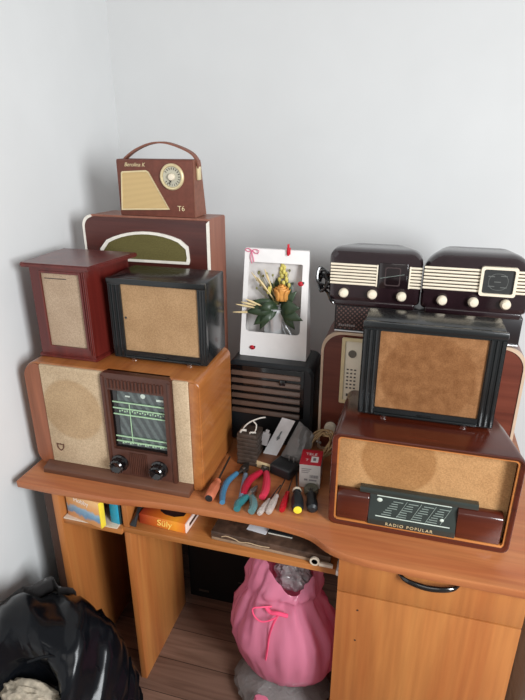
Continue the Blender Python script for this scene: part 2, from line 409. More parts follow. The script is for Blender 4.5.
# ------------------------------------------------------------------ black speakers
def black_speaker(x0, x1, z0, z1, y0, y1, cx0, cx1, cz0, cz1, label, clothm, hole=None):
    t = thing('speaker_box', label, 'speaker', ((x0+x1)/2, (y0+y1)/2, z0))
    zb = z0+.007
    bm = NB(); box(bm, x0+.002, x1-.002, y0+.012, y1, zb, z1, .004, 2); obj('cabinet', bm, M['black_paint'], t)
    bm = NB(); ring(bm, rrect(x0, x1, zb, z1-.001, .004, 2), rrect(cx0, cx1, cz0, cz1, .002, 2), y0+.002, y0+.014)
    for (a, b) in ((x0, cx0), (cx1, x1)):
        n = 3; w = (b-a)/n
        for i in range(n): tube(bm, [(a+w*(i+.5), y0+.004, zb+.004), (a+w*(i+.5), y0+.004, z1-.020)], w*.46, 10, flat=.9)
    box(bm, x0-.001, x1+.001, y0-.004, y0+.012, z1-.016, z1+.0005, .003)
    box(bm, cx0, cx1, y0-.003, y0+.006, zb, zb+.007, .002)
    obj('front_frame', bm, M['black_paint'], t)
    bm = NB(); box(bm, cx0-.001, cx1+.001, y0+.006, y0+.0125, cz0-.001, cz1+.001); g = obj('speaker_cloth', bm, clothm, t)
    if hole:
        bm = NB(); lathe(bm, [(.0035, 0), (.0035, .0008)], (hole[0], y0+.006, hole[1]), n=10); obj('tear', bm, M['gloss'], g)
    xm = (cx0+cx1)/2
    bm = NB(); box(bm, xm-.018, xm+.018, y0-.001, y0+.004, zb+.009, zb+.0125, .0008); obj('nameplate', bm, M['gloss'], t)
    w = x1-x0
    for x in (x0+w*.2, x1-w*.2):
        for y in (y0+.012, y1-.02):
            bm = NB(); lathe(bm, [(.008, 0), (.010, .004), (.010, .0078)], (x, y, z0), (0, 0, 1), 14); obj('foot', bm, M['steel'], t)
    return t
black_speaker(-.793, -.508, T, 1.325, 1.268, 1.425, -.755, -.531, 1.115, 1.310, 'small black fluted speaker with pale tan cloth beside the burgundy speaker', cloth('tan_cloth', '#a58460', '#bf9d77', .0016, None, .4, 12), (-.748, 1.212))
black_speaker(-.094, .232, 1.0125, 1.268, 1.255, 1.368, -.052, .195, 1.040, 1.246, 'black fluted speaker with brown cloth on the dark red radio', cloth('brown_cloth', '#8a6140', '#a87a52', .0017, (.0, .118, .112, '#e6ded6'), .7, 40))

# ------------------------------------------------------------------ tall brown radio with white piping
t = thing('tall_radio', 'tall mahogany brown radio with white piping and an arched olive grille', 'radio', (-.78, 1.6, DT))
lp = rrect(-1.000, -.580, DT, 1.455, (.005, .005, .006, .035), 7)
bk = rrect(-.985, -.568, DT, 1.454, (.005, .005, .006, .035), 7)
bm = NB(); loft(bm, [[pl(p, 1.5075, 'xz') for p in lp], [pl(p, 1.612, 'xz') for p in bk]]); obj('cabinet', bm, M['brown_side'], t)
bm = NB(); prism(bm, shrink(lp, .006), 1.500, 1.508, 'xz'); fr = obj('front_panel', bm, M['brown'], t)
ip = shrink(lp, .0068)
for sd in (0, 1):
    bm = NB(); ix = [i for i in range(len(lp)) if (lp[i][0] < -.968 if sd == 0 else lp[i][0] > -.59)]
    ix.sort(key=lambda i: (lp[i][1], -lp[i][0] if sd == 0 else lp[i][0])); ix = [i for i in ix if sd == 0 or lp[i][0] > -.5801]
    loft(bm, [[(lp[i][0], 1.4985, lp[i][1]), (ip[i][0], 1.4985, ip[i][1]), (ip[i][0], 1.512, ip[i][1]), (lp[i][0], 1.512, lp[i][1])] for i in ix])
    obj('piping', bm, M['white_trim'], t, label='white edge piping')
def arch(d=0):
    pts = [(-.943+d, 1.316+d), (-.646-d, 1.318+d), (-.643-d, 1.330+d), (-.646-d, 1.372-d)]
    for i in range(1, 12):
        s = i/12; x = -.646-d+(-.943+d+.646+d)*s
        pts.append((x, 1.374-d+(1.360-1.374)*s+.044*math.sin(math.pi*s)**.62))
    return pts+[(-.943+d, 1.352-d)]
bm = NB(); ring(bm, arch(0), arch(.008), 1.494, 1.501); obj('grille_trim', bm, M['white_trim'], t, label='white arched outline')
bm = NB(); prism(bm, arch(.004), 1.497, 1.5005, 'xz'); obj('grille_cloth', bm, cloth('olive_cloth', '#57502f', '#7a7247', .0025, None, .2), t)
bm = NB(); o_ = rrect(-.943, -.646, .95, 1.293, .02); ring(bm, o_, shrink(o_, .007), 1.494, 1.501); obj('lower_trim', bm, M['white_trim'], t, label='white rectangular outline')
bm = NB(); prism(bm, shrink(o_, .004), 1.497, 1.5005, 'xz'); obj('lower_cloth', bm, M['brown'], t)

# ------------------------------------------------------------------ portable radio
P0 = 1.4555
t = thing('portable_radio', 'small brown portable radio with a strap handle on top of the tall brown radio', 'radio', (-.745, 1.55, P0))
bm = NB(); prism(bm, [(1.510, P0), (1.598, P0), (1.566, P0+.158), (1.561, P0+.162), (1.514, P0+.162), (1.510, P0+.158)], -.872, -.6305, 'yz', .002); obj('case', bm, M['portable'], t)
bm = NB(); prism(bm, [(1.511, P0+.0005), (1.599, P0+.0005), (1.567, P0+.160), (1.512, P0+.162)], -.630, -.6275, 'yz'); obj('end_panel', bm, M['portable_side'], t)
q = [(-.866, P0+.016), (-.708, P0+.022), (-.768, P0+.128), (-.776, P0+.132), (-.853, P0+.128), (-.857, P0+.124)]
bm = NB(); ring(bm, q, shrink(q, .004), 1.506, 1.511); gg = obj('grille_frame', bm, M['goldtrim'], t)
def perf():
    m, nt, b = base_mat('perforated_gold')
    w = nt.nodes.new('ShaderNodeTexWave'); w.bands_direction = 'Z'; w.inputs['Scale'].default_value = 90; nt.links.new(coords(nt), w.inputs['Vector'])
    nt.links.new(ramp(nt, w.outputs['Fac'], [(.2, lin('#b39564')), (.7, lin('#d8bb85'))]), b.inputs['Base Color']); b.inputs['Roughness'].default_value = .5
    return m
bm = NB(); prism(bm, shrink(q, .003), 1.5075, 1.5105, 'xz'); obj('grille', bm, perf(), t)
bm = NB(); lathe(bm, [(.037, 0), (.037, .005), (.034, .008), (.030, .007), (.029, .002), (0, .002)], (-.694, 1.510, P0+.115), n=36); dl = obj('tuning_dial', bm, M['goldtrim'], t)
bm = NB(); lathe(bm, [(.0285, 0), (.0285, .001)], (-.694, 1.5075, P0+.115), n=32); obj('dial_face', bm, plain('dial_face', '#b9b5a2', .3), dl)
bm = NB()
for k in range(20):
    if k in (9, 10, 11): continue
    a = k*2*math.pi/20; c, s = math.cos(a), math.sin(a)
    tube(bm, [(-.694+c*.020, 1.5062, P0+.115+s*.020), (-.694+c*.026, 1.5062, P0+.115+s*.026)], .0011, 5)
obj('dial_marks', bm, M['dsteel'], dl)
bm = NB(); lathe(bm, [(.010, 0), (.010, .006), (.008, .009), (0, .0095)], (-.694, 1.5065, P0+.115), n=20); obj('knob', bm, M['cream'], dl)
bm = NB(); prism(bm, [(-.702, P0+.095), (-.690, P0+.110), (-.696, P0+.115)], 1.503, 1.5065, 'xz'); obj('pointer', bm, M['gloss'], dl)
lettering(t, 'Berolina K', .0155, (-.846, 1.5095, P0+.142), M['goldtrim'], shear=.35)
lettering(t, 'T6', .021, (-.683, 1.5095, P0+.019), M['goldtrim'])
bm = NB()
hp = smooth_path([(-.858, 1.54, P0+.158), (-.848, 1.54, P0+.168), (-.815, 1.54, P0+.188), (-.770, 1.54, P0+.204), (-.725, 1.54, P0+.207), (-.680, 1.54, P0+.196), (-.641, 1.54, P0+.178), (-.624, 1.54, P0+.156), (-.6215, 1.54, P0+.138)], 6)
ls = []
for i, p in enumerate(hp):
    d = (hp[min(i+1, len(hp)-1)]-hp[max(0, i-1)]).normalized(); n_ = Vector((-d.z, 0, d.x))
    ls.append([p+n_*.0025+Vector((0, -.011, 0)), p+n_*.0025+Vector((0, .011, 0)), p-n_*.0025+Vector((0, .011, 0)), p-n_*.0025+Vector((0, -.011, 0))])
loft(bm, ls); obj('strap', bm, M['portable_side'], t)
bm = NB(); box(bm, -.6275, -.619, 1.529, 1.551, P0+.105, P0+.145, .003); obj('clasp', bm, M['goldtrim'], t)
t.location.x += .004

# ------------------------------------------------------------------ louvred black radio
t = thing('louvred_radio', 'black radio with six brown horizontal louvres, standing between the two radio stacks', 'radio', (-.39, 1.57, DT))
def front_loop(x0, x1, z0, z1, r): return rrect(x0, x1, z0, z1, r, 6)
A = rrect(-.528, -.249, DT, 1.026, (.006, .006, .03, .03), 6)
bm = NB(); loft(bm, [[pl(p, 1.482, 'xz') for p in shrink(A, .008)], [pl(p, 1.490, 'xz') for p in A], [pl(p, 1.63, 'xz') for p in A], [pl(p, 1.685, 'xz') for p in shrink(A, .03)]]); obj('cabinet', bm, M['black'], t)
bm = NB(); box(bm, -.515, -.278, 1.4785, 1.484, .85, 1.012, .002); obj('louvre_board', bm, M['gloss'], t)
bm = NB()
for i in range(6):
    z = .992-i*.0262
    prism(bm, [(1.466, z-.008), (1.480, z-.010), (1.480, z+.004), (1.472, z+.005)], -.510, -.288, 'yz', .001)
obj('louvres', bm, plain('louvre_brown', '#5c463b', .35), t)
bm = NB(); box(bm, -.353, -.333, 1.461, 1.468, .966, .984, .002); obj('badge', bm, M['gloss'], t)

# ------------------------------------------------------------------ flower carton and bouquet
FZ = 1.0265
t = thing('gift_carton', 'white window carton with ladybirds holding flowers, on the louvred black radio', 'box', (-.39, 1.57, FZ))
def carton(y, dz=0): return [(-.500, FZ), (-.288, FZ), (-.283, FZ+.345), (-.290, FZ+.352), (-.472, FZ+.352), (-.479, FZ+.345)]
win = rrect(-.476, -.312, FZ+.083, FZ+.305, (.012, .012, .004, .004), 6)
win = [(x+(.010 if z > FZ+.2 else -.004 if x < -.4 else .006 if z < FZ+.1 else 0), z) for x, z in win]
wo = rrect(-.500, -.284, FZ, FZ+.345, .003, 6); wo = [(x+(.022 if (z > FZ+.2 and x < -.4) else 0), z) for x, z in wo]
bm = NB(); ring(bm, wo, win, 1.530, 1.5315); obj('front_panel', bm, M['white'], t)
bm = NB(); loft(bm, [[(-.498, y0, FZ), (-.286, y0, FZ), (-.286, y1, FZ+.344), (-.476, y1, FZ+.344)] for y0, y1 in ((1.608, 1.540), (1.6095, 1.5415))]); obj('back_panel', bm, plain('grey_card', '#d6d2d0', .7), t)
bm = NB()
for x0, x1 in ((-.499, -.477), (-.2855, -.2855)):
    loft(bm, [[(x0, 1.5315, FZ), (x0+.0012, 1.5315, FZ), (x0+.0012, 1.608, FZ), (x0, 1.608, FZ)], [(x1, 1.5315, FZ+.343), (x1+.0012, 1.5315, FZ+.343), (x1+.0012, 1.540, FZ+.343), (x1, 1.540, FZ+.343)]])
box(bm, -.476, -.285, 1.5315, 1.542, FZ+.3435, FZ+.345); box(bm, -.498, -.286, 1.5315, 1.608, FZ, FZ+.0012); obj('side_panels', bm, M['white'], t)
def ladybird(x, z, r=.008, rot=0):
    bm = NB(); ball(bm, (x, 1.5275, z), (r*1.1, .004, r*.9)); o = obj('ladybird', bm, M['red'], t, label='red glued-on ladybird')
    bm = NB(); ball(bm, (x+r*.9, 1.527, z+r*.4), (r*.4, .0032, r*.4), 8); ball(bm, (x-.003, 1.5241, z+.001), (.0018, .001, .0018), 6); ball(bm, (x+.002, 1.5241, z-.002), (.0018, .001, .0018), 6); obj('spots', bm, M['gloss'], o)
ladybird(-.306, FZ+.248); ladybird(-.457, FZ+.030)
bm = NB(); box(bm, -.348, -.342, 1.522, 1.529, FZ+.330, FZ+.364, .0015); box(bm, -.3505, -.3395, 1.526, 1.534, FZ+.333, FZ+.353, .0015); obj('clip', bm, M['red'], t, label='small red peg on the top edge')
bm = NB()
tube(bm, smooth_path([(-.452, 1.526, FZ+.337), (-.466, 1.524, FZ+.346), (-.476, 1.526, FZ+.340), (-.462, 1.524, FZ+.336), (-.446, 1.524, FZ+.343), (-.434, 1.524, FZ+.340), (-.440, 1.526, FZ+.330), (-.452, 1.526, FZ+.337)]), .0012, 6)
tube(bm, smooth_path([(-.456, 1.526, FZ+.337), (-.460, 1.526, FZ+.32), (-.456, 1.527, FZ+.30)]), .0012, 6); tube(bm, smooth_path([(-.456, 1.526, FZ+.337), (-.452, 1.526, FZ+.32), (-.450, 1.527, FZ+.305)]), .0012, 6)
obj('ribbon', bm, M['pink'], t, label='thin pink ribbon bow')

t = thing('bouquet', 'small orange rose bouquet in silver wrap inside the white carton', 'bouquet', (-.39, 1.565, FZ+.0015))
def leaf(bm, base, tip, w, droop=.01, n=8):
    base, tip = Vector(base), Vector(tip); d = tip-base
    s = d.cross(Vector((0, -1, .25))).normalized()
    up = s.cross(d).normalized()
    rows = []
    for i in range(n+1):
        k = i/n; c = base+d*k+up*(droop*math.sin(math.pi*k))
        ww = w*math.sin(math.pi*min(.995, max(.02, k))**.8)
        rows.append([c-s*ww+up*ww*.25, c, c+s*ww+up*ww*.25])
    loft(bm, rows, False, False, False)
foil = plain('silver_foil', '#d0d2d4', .3, metal=.35)
bm = NB(); L = []
for i in range(12):
    k = i/11; z = FZ+.0015+k*.158; r = .018+.020*k**1.4+(.02 if k < .15 else 0)*(1-k/.15)
    L.append([(-.398+.02*k-.006+r*(1+.16*math.sin(7*a+3*k)+.08*math.sin(13*a+9*k))*math.cos(a), 1.553+r*.55*(1+.12*math.sin(5*a+5*k))*math.sin(a), z) for a in [2*math.pi*j/40 for j in range(40)]])
loft(bm, L, True, False); obj('foil_wrap', bm, foil, t, angle=20, solid=.0006)
bm = NB(); tube(bm, smooth_path([(-.372, 1.548, FZ+.14), (-.36, 1.54, FZ+.10), (-.345, 1.538, FZ+.065), (-.338, 1.538, FZ+.04)]), [.004]*19, 8, flat=.4); tube(bm, smooth_path([(-.372, 1.548, FZ+.14), (-.352, 1.54, FZ+.11), (-.33, 1.54, FZ+.075), (-.322, 1.54, FZ+.055)]), .004, 8, flat=.4); obj('foil_tails', bm, foil, t)
rose = plain('orange_rose', '#d9974a', .55, var=.2, scale=60)
bm = NB(); rc = Vector((-.364, 1.530, FZ+.208))
for k in range(15):
    a = k*2.4; r = .005+.0011*k; w = .011+.0007*k; h = .040-.0009*k
    rows = []
    for i in range(6):
        v = i/5
        rows.append([rc+Vector(((r+.005*v*v*k*.12)*math.cos(a+(u-.5)*w*1.7/r*(.55+.45*math.sin(math.pi*min(.98, v*.75+.12)))), (r+.004*v*v)*.8*math.sin(a+(u-.5)*w*1.7/r*(.55+.45*math.sin(math.pi*min(.98, v*.75+.12)))), -.016+h*v*1.25)) for u in (0, .25, .5, .75, 1)])
    loft(bm, rows, False, False, False)
obj('rose', bm, rose, t, angle=60, solid=.0008)
grn = plain('dark_leaf', '#34452f', .4, var=.3, scale=30)
bm = NB()
for b_, t_, w in (((-.385, 1.545, FZ+.165), (-.474, 1.515, FZ+.150), .019), ((-.38, 1.545, FZ+.165), (-.448, 1.512, FZ+.112), .021), ((-.37, 1.54, FZ+.16), (-.294, 1.515, FZ+.138), .019), ((-.37, 1.54, FZ+.170), (-.304, 1.518, FZ+.175), .022), ((-.395, 1.54, FZ+.165), (-.428, 1.512, FZ+.098), .015), ((-.385, 1.53, FZ+.178), (-.430, 1.512, FZ+.165), .014), ((-.36, 1.545, FZ+.17), (-.318, 1.53, FZ+.225), .015), ((-.385, 1.55, FZ+.17), (-.455, 1.53, FZ+.185), .015), ((-.375, 1.565, FZ+.17), (-.365, 1.575, FZ+.295), .024), ((-.375, 1.565, FZ+.17), (-.335, 1.57, FZ+.265), .02), ((-.38, 1.56, FZ+.17), (-.41, 1.565, FZ+.24), .018), ((-.36, 1.54, FZ+.155), (-.322, 1.535, FZ+.10), .012)):
    leaf(bm, b_, t_, w)
obj('leaves', bm, grn, t, solid=.0006)
yel = plain('yellow_bud', '#c9bb62', .5, var=.25)
bm = NB()
for i in range(16):
    k = i/15; a = i*2.4; r = .013*(1-k)+.003
    ball(bm, (-.363+.006*k+r*math.cos(a)-.01*k, 1.55+r*.5*math.sin(a), FZ+.235+.062*k), (.0055, .0045, .008), 6)
for dx, dz in ((-.035, .045), (-.03, .03), (-.042, .03), (-.025, .05)): ball(bm, (-.388+dx*.5, 1.535, FZ+.20+dz*.5), (.004, .004, .009), 6)
obj('yellow_buds', bm, yel, t)
rq = random.Random(11); bm = NB()
for i in range(16):
    b_ = Vector((-.385+rq.uniform(-.01, .02), 1.552, FZ+.17)); t_ = Vector((-.395+rq.uniform(-.055, .07), 1.55+rq.uniform(-.02, .015), FZ+.215+rq.random()*.07))
    tube(bm, [b_, b_.lerp(t_, .5)+Vector((rq.uniform(-.006, .006), 0, 0)), t_], [.0009, .0009, .0006], 5); ball(bm, t_, (.0035, .003, .0045), 5)
obj('filler_twigs', bm, plain('olive_filler', '#7d7a4a', .6, var=.4, scale=25), t)
dry = plain('dried_stem', '#d7c191', .6, var=.15)
bm = NB()
for b_, t_ in (((-.39, 1.54, FZ+.19), (-.455, 1.518, FZ+.275)), ((-.39, 1.54, FZ+.19), (-.435, 1.515, FZ+.262)), ((-.40, 1.535, FZ+.16), (-.485, 1.505, FZ+.185)), ((-.40, 1.535, FZ+.155), (-.500, 1.500, FZ+.178)), ((-.40, 1.53, FZ+.16), (-.470, 1.505, FZ+.195)), ((-.40, 1.535, FZ+.15), (-.512, 1.505, FZ+.150)), ((-.39, 1.545, FZ+.2), (-.418, 1.53, FZ+.285))):
    b_, t_ = Vector(b_), Vector(t_); tube(bm, [b_, b_.lerp(t_, .4), b_.lerp(t_, .75), t_], [.0012, .0022, .0036, .001], 7)
obj('dried_spikes', bm, dry, t)

# ------------------------------------------------------------------ right base radio
t = thing('lacquered_radio', 'low wide dark red lacquered radio with woven cloth and slanted dial, under the black speaker', 'radio', (.07, 1.30, DT))
o0 = rrect(-.142, .299, DT, 1.012, (.018, .018, .022, .018), 6); ob = rrect(-.135, .245, DT, 1.012, .020, 6)
om = [(a[0]*.5+b[0]*.5, a[1]) for a, b in zip(o0, ob)]
inn = rrect(-.127, .287, .753, 1.001, .010, 6)
bm = NB(); X = lambda l, y: [pl(p, y, 'xz') for p in l]
loft(bm, [X(inn, 1.196), X(inn, 1.166), X(shrink(o0, .004), 1.1625), X(shrink(o0, .0015), 1.1635), X(o0, 1.168), X(om, 1.30), X(ob, 1.41), X(shrink(ob, .012), 1.43)], True, True)
obj('cabinet', bm, M['base_wood'], t, angle=45)
bm = NB(); i2 = shrink(inn, .004); ring(bm, inn, i2, 1.168, 1.176); obj('lip', bm, M['lip'], t, label='thin honey-coloured inner lip')
bm = NB(); box(bm, -.125, .285, 1.1945, 1.199, .755, .999)
obj('speaker_cloth', bm, cloth('honey_cloth', '#a87a4c', '#cba274', .0026, (.020-.07, .937-DT, .090, '#e2d8cc'), .35, 14), t)
bm = NB(); box(bm, -.121, .282, 1.166, 1.1945, .7535, .7590, .001); obj('ledge', bm, M['lip'], t)
for x0, x1 in ((-.122, -.040), (.172, .276)):
    bm = NB(); prism(bm, [(1.166, .760), (1.1940, .760), (1.1940, .843), (1.182, .843), (1.168, .833)], x0, x1, 'yz', .004)
    obj('control_block', bm, M['base_wood'], t)
bm = NB(); prism(bm, [(1.163, .7595), (1.194, .7595), (1.194, .857), (1.186, .857), (1.1645, .774)], -.040, .172, 'yz', .0015); db = obj('dial_housing', bm, M['dial'], t)
bm = NB(); prism(bm, [(1.176, .843), (1.194, .843), (1.194, .859), (1.178, .858)], -.066, .218, 'yz', .0015); obj('dial_hood', bm, M['dial'], t)
SL = math.atan2(.857-.774, 1.186-1.1645)
def onslope(x, s, h=.0006):
    k = s/math.hypot(.0215, .083); return Vector((x, 1.1645+.0215*k-h*math.sin(SL), .774+.083*k+h*math.cos(SL)))
def sbar(bm, x0, s0, x1, s1, w, h=.0008):
    a, b = onslope(x0, s0, h), onslope(x1, s1, h); tube(bm, [a, b], w, 6)
bm = NB(); sbar(bm, -.022, .066, .158, .066, .0013); sbar(bm, -.022, .012, .158, .012, .0013)
ball(bm, onslope(-.015, .055), (.007, .002, .006), 8); ball(bm, onslope(.138, .028), (.005, .002, .005), 8)
obj('scale_lines', bm, M['print'], db)
bm = NB()
for c in range(4):
    for r_ in range(7):
        x = -.004+c*.037+r_*.0045-.004; s = .0185+r_*.0062
        x0 = x; L_ = .024-(r_ % 3)*.004
        sbar(bm, x0, s, x0+L_, s, .0011)
    sbar(bm, .030+c*.035, .016, .052+c*.035, .060, .0008)
obj('station_names', bm, M['print_dim'], db)
lettering(t, 'RADIO POPULAR', .0122, (.004, 1.1633, .7635), M['goldtrim'], rot=(90, 0, 0), space=1.3)
t.location.y += -.013
# ------------------------------------------------------------------ arched wood radio behind (right)
t = thing('arched_radio', 'large red-brown wooden radio with cream piping behind the black speaker on the right', 'radio', (.05, 1.6, DT))
lp = rrect(-.232, .336, DT, 1.1465, (.01, .01, .06, .06), 8)
bm = NB(); loft(bm, [X(lp, 1.508), X(lp, 1.66), X(shrink(lp, .03), 1.71)]); obj('cabinet', bm, wood('red_walnut', '#54241a', '#713828', 2, .35, .25), t)
bm = NB(); prism(bm, shrink(lp, .006), 1.500, 1.5085, 'xz'); obj('front_panel', bm, wood('red_walnut_front', '#5c281d', '#783c2c', 0, .3, .3), t)
bm = NB(); ring(bm, lp, shrink(lp, .0075), 1.497, 1.512); obj('piping', bm, plain('tan_piping', '#cdb39a', .5), t)
bm = NB(); box(bm, -.166, -.060, 1.492, 1.5005, .925, 1.128, .003); dp = obj('dial_plate', bm, M['cream'], t)
bm = NB(); ring(bm, rrect(-.170, -.056, .920, 1.133, .004, 3), rrect(-.160, -.066, .930, 1.123, .004, 3), 1.488, 1.4935); obj('dial_trim', bm, M['goldtrim'], dp)
bm = NB(); lathe(bm, [(.012, 0), (.012, .002)], (-.138, 1.492, 1.083), n=20); obj('eye', bm, plain('grey_eye', '#6b665c', .3), dp)
bm = NB()
for r_ in range(6):
    for c in range(3): box(bm, -.152+c*.011, -.146+c*.011, 1.4905, 1.4925, 1.03-r_*.012, 1.034-r_*.012)
box(bm, -.150, -.144, 1.4905, 1.4925, .944, .952); obj('station_marks', bm, M['dsteel'], dp)
bm = NB(); box(bm, -.04, .27, 1.494, 1.5005, .80, 1.11, .003); obj('speaker_cloth', bm, cloth('hidden_cloth', '#8d6b45', '#b08a5c'), t)
for x in (-.192, .29):
    bm = NB(); lathe(bm, [(.019, 0), (.019, .010), (.0165, .016), (0, .018)], (x, 1.500, .823), n=24); obj('knob', bm, M['cream'], t)

# ------------------------------------------------------------------ long grille box
G0 = 1.1468
t = thing('long_speaker', 'long low dark radio with a diamond mesh grille, under the two bakelite radios', 'radio', (.05, 1.58, G0))
bm = NB(); box(bm, -.198, .305, 1.500, 1.69, G0, 1.232, .005, 3); obj('case', bm, plain('dark_case', '#1c181b', .3, coat=.1), t)
def diamonds():
    m, nt, b = base_mat('diamond_mesh')
    w = []
    for s in (1, -1):
        t_ = nt.nodes.new('ShaderNodeTexWave'); t_.bands_direction = 'X'; t_.inputs['Scale'].default_value = 34
        nt.links.new(coords(nt, rot=(0, R(45*s), 0)), t_.inputs['Vector']); w.append(t_.outputs['Fac'])
    a = nt.nodes.new('ShaderNodeMath'); a.operation = 'MULTIPLY'; nt.links.new(w[0], a.inputs[0]); nt.links.new(w[1], a.inputs[1])
    nt.links.new(ramp(nt, a.outputs[0], [(.15, lin('#241817')), (.75, lin('#77564f'))]), b.inputs['Base Color']); b.inputs['Roughness'].default_value = .5
    return m
bm = NB(); box(bm, -.192, -.090, 1.4975, 1.502, G0+.010, 1.226, .001); gr = obj('grille', bm, diamonds(), t)
bm = NB()
for i in range(8): box(bm, -.184+i*.006, -.1795+i*.006, 1.496, 1.498, G0+.0195, G0+.0245+.002*(i in (0, 4)))
obj('nameplate', bm, plain('grey_mark', '#8b8482', .5), gr)
bm = NB(); box(bm, -.196, .303, 1.4965, 1.502, G0+.002, G0+.007, .001); obj('chrome_strip', bm, M['steel'], t)

# ------------------------------------------------------------------ bakelite radios
B0 = 1.2322
def bakelite(x0, x1, y0, ztop, label, frame, bl, br, d, knobs, cord, rl=.03, rr_=.04):
    t = thing('bakelite_radio', label, 'radio', ((x0+x1)/2, y0+.08, B0))
    bm = NB()
    a = rrect(x0, x1, B0+.012, ztop, (.012, .012, rr_, rl), 9); ab = rrect(x0+.018, x1-.018, B0+.012, ztop+.001, (.012, .012, .055, .055), 9)
    loft(bm, [X(shrink(a, .014), y0+.0005), X(shrink(a, .005), y0+.002), X(a, y0+.012), X(a, y0+.05), X(ab, y0+.10), X(shrink(ab, .014), y0+.165), X(shrink(ab, .05), y0+.18)])
    obj('body', bm, M['bak'], t, angle=50)
    bm = NB(); box(bm, x0+.012, x1-.012, y0-.001, y0+.15, B0, B0+.018, .005, 3); obj('base', bm, M['bak'], t)
    for (p, q) in (bl, br):
        bm = NB()
        for i in range(7):
            z = frame[1]+.004+i*(frame[2]-frame[1]-.008)/6
            tube(bm, [(p, y0-.002, z), (q, y0-.002, z)], .0025, 8, flat=1.3)
        e = q-.004 if (p, q) == bl else p
        if d == 'dark': box(bm, e, e+.004, y0-.005, y0+.001, frame[1], frame[2], .001)
        obj('cream_bars', bm, M['cream'], t)
    fx0, fx1 = frame[0]
    if d == 'dark':
        bm = NB(); box(bm, fx0, fx1, y0-.002, y0+.004, frame[1]-.004, frame[2]+.006, .002); g = obj('dial_window', bm, plain('brown_glass', '#1c1315', .1, coat=.6), t)
        bm = NB(); tube(bm, [(fx0+.004, y0-.0022, (frame[1]+frame[2])/2-.006), (fx1-.008, y0-.0022, (frame[1]+frame[2])/2+.008)], .0007, 5)
        obj('pointer', bm, M['print_dim'], g)
        bm = NB(); xm = (fx0+fx1)/2; zm = (frame[1]+frame[2])/2; o_ = rrect(xm-.022, xm+.020, zm-.026, zm+.026, .006, 4); ring(bm, o_, shrink(o_, .003), y0-.0024, y0-.0018); obj('scale_outline', bm, plain('dim_scale', '#3d3030', .4), g)
    else:
        bm = NB(); o_ = rrect(fx0, fx1, frame[1]-.006, frame[2]+.008, .007, 5); i_ = shrink(o_, .0068); ring(bm, o_, i_, y0-.010, y0+.002); obj('dial_frame', bm, M['cream'], t)
        bm = NB(); prism(bm, shrink(o_, .006), y0-.004, y0+.001, 'xz'); g = obj('dial_window', bm, plain('grey_glass', '#343535', .15, coat=.5), t)
        bm = NB(); xm = (fx0+fx1)/2; zm = (frame[1]+frame[2])/2
        for dx, dz in ((-.018, .014), (.012, .016), (-.016, -.012), (.014, -.014), (-.002, 0)): box(bm, xm+dx-.008, xm+dx+.008, y0-.0048, y0-.0038, zm+dz-.0012, zm+dz+.0012)
        o2 = rrect(xm-.024, xm+.024, zm-.022, zm+.022, .02, 5); ring(bm, o2, shrink(o2, .0012), y0-.0046, y0-.0038)
        obj('scale_print', bm, plain('dim_print', '#5d5f5c', .5), g)
    for x, z in knobs:
        bm = NB(); lathe(bm, [(.0125, 0), (.0135, .004), (.0130, .012), (.009, .017), (0, .0185)], (x, y0-.0005, z), n=24)
        obj('knob', bm, M['cream'], t)
    if cord:
        rr = random.Random(2); bm = NB()
        pts = [(x0+.006, y0+.07, 1.262), (x0-.012, y0+.03, 1.275)]
        for i in range(13): 
            pts.append((x0-.022+.020*math.cos(i*1.9)+rr.uniform(-.006, .006), y0+.03+rr.uniform(-.014, .014), 1.305+.022*math.sin(i*1.9)+rr.uniform(-.008, .008)-(i*.0015)))
        pts += [(x0-.006, y0+.02, 1.262), (x0+.008, y0-.004, 1.247), (x0+.018, y0-.006, B0+.005)]
        tube(bm, smooth_path(pts, 5), .0042, 7); obj('power_cord', bm, M['gloss'], t, label='tangled black power cord')
    return t
bakelite(-.217, .034, 1.485, 1.392, 'left of two dark bakelite radios, with a dark dial and coiled cord', ((-.080, -.004), 1.294, 1.355), (-.213, -.083), (.000, .033), 'dark', [(-.173, 1.271), (-.094, 1.272), (-.015, 1.272)], True, .024, .034)
bakelite(.037, .305, 1.475, 1.398, 'right of two dark bakelite radios, with a cream-framed square dial', ((.179, .268), 1.300, 1.363), (.038, .184), (.262, .304), 'frame', [(.091, 1.273), (.170, 1.274), (.249, 1.274)], False, .058, .055)

# ------------------------------------------------------------------ tools on the desk
Z = DT
def ax_thing(name, label, cat, p, q, group=None):
    """thing at p with its local +y towards q"""
    return thing(name, label, cat, (p[0], p[1], Z), math.atan2(q[1]-p[1], q[0]-p[0])-math.pi/2, group)
def screwdriver(label, p, q, hl, r, hm, sr=.003, cap=None, capm=None, fl=6, L=None):
    L = L or math.hypot(q[0]-p[0], q[1]-p[1])
    t = ax_thing('screwdriver', label, 'screwdriver', p, q)
    bm = NB(); n = 24; z = r*1.08
    prof = [(.7, 0), (.95, .06), (1, .18), (1, .55), (.85, .75), (.62, .86), (.75, .95), (.6, 1)]
    loft(bm, [[(math.cos(2*math.pi*k/n)*r*a*(1+(.07*math.cos(fl*2*math.pi*k/n) if .1 < h < .8 else 0)), h*hl, z+math.sin(2*math.pi*k/n)*r*a*(1+(.07*math.cos(fl*2*math.pi*k/n) if .1 < h < .8 else 0))) for k in range(n)] for a, h in prof])
    obj('handle', bm, hm, t, world=False)
    bm = NB(); tube(bm, [(0, hl*.97, z), (0, L*.96, z), (0, L, z)], [sr, sr, sr*.9], 8); obj('shaft', bm, M['dsteel'], t, world=False)
    if cap:
        bm = NB(); lathe(bm, [(r*.72, -.001), (r*.72, .0015), (0, .003)], (0, 0, z), (0, -1, 0), 20); obj('end_cap', bm, capm, t, world=False)
    return t
orange = plain('orange_plastic', '#b8674a', .4)
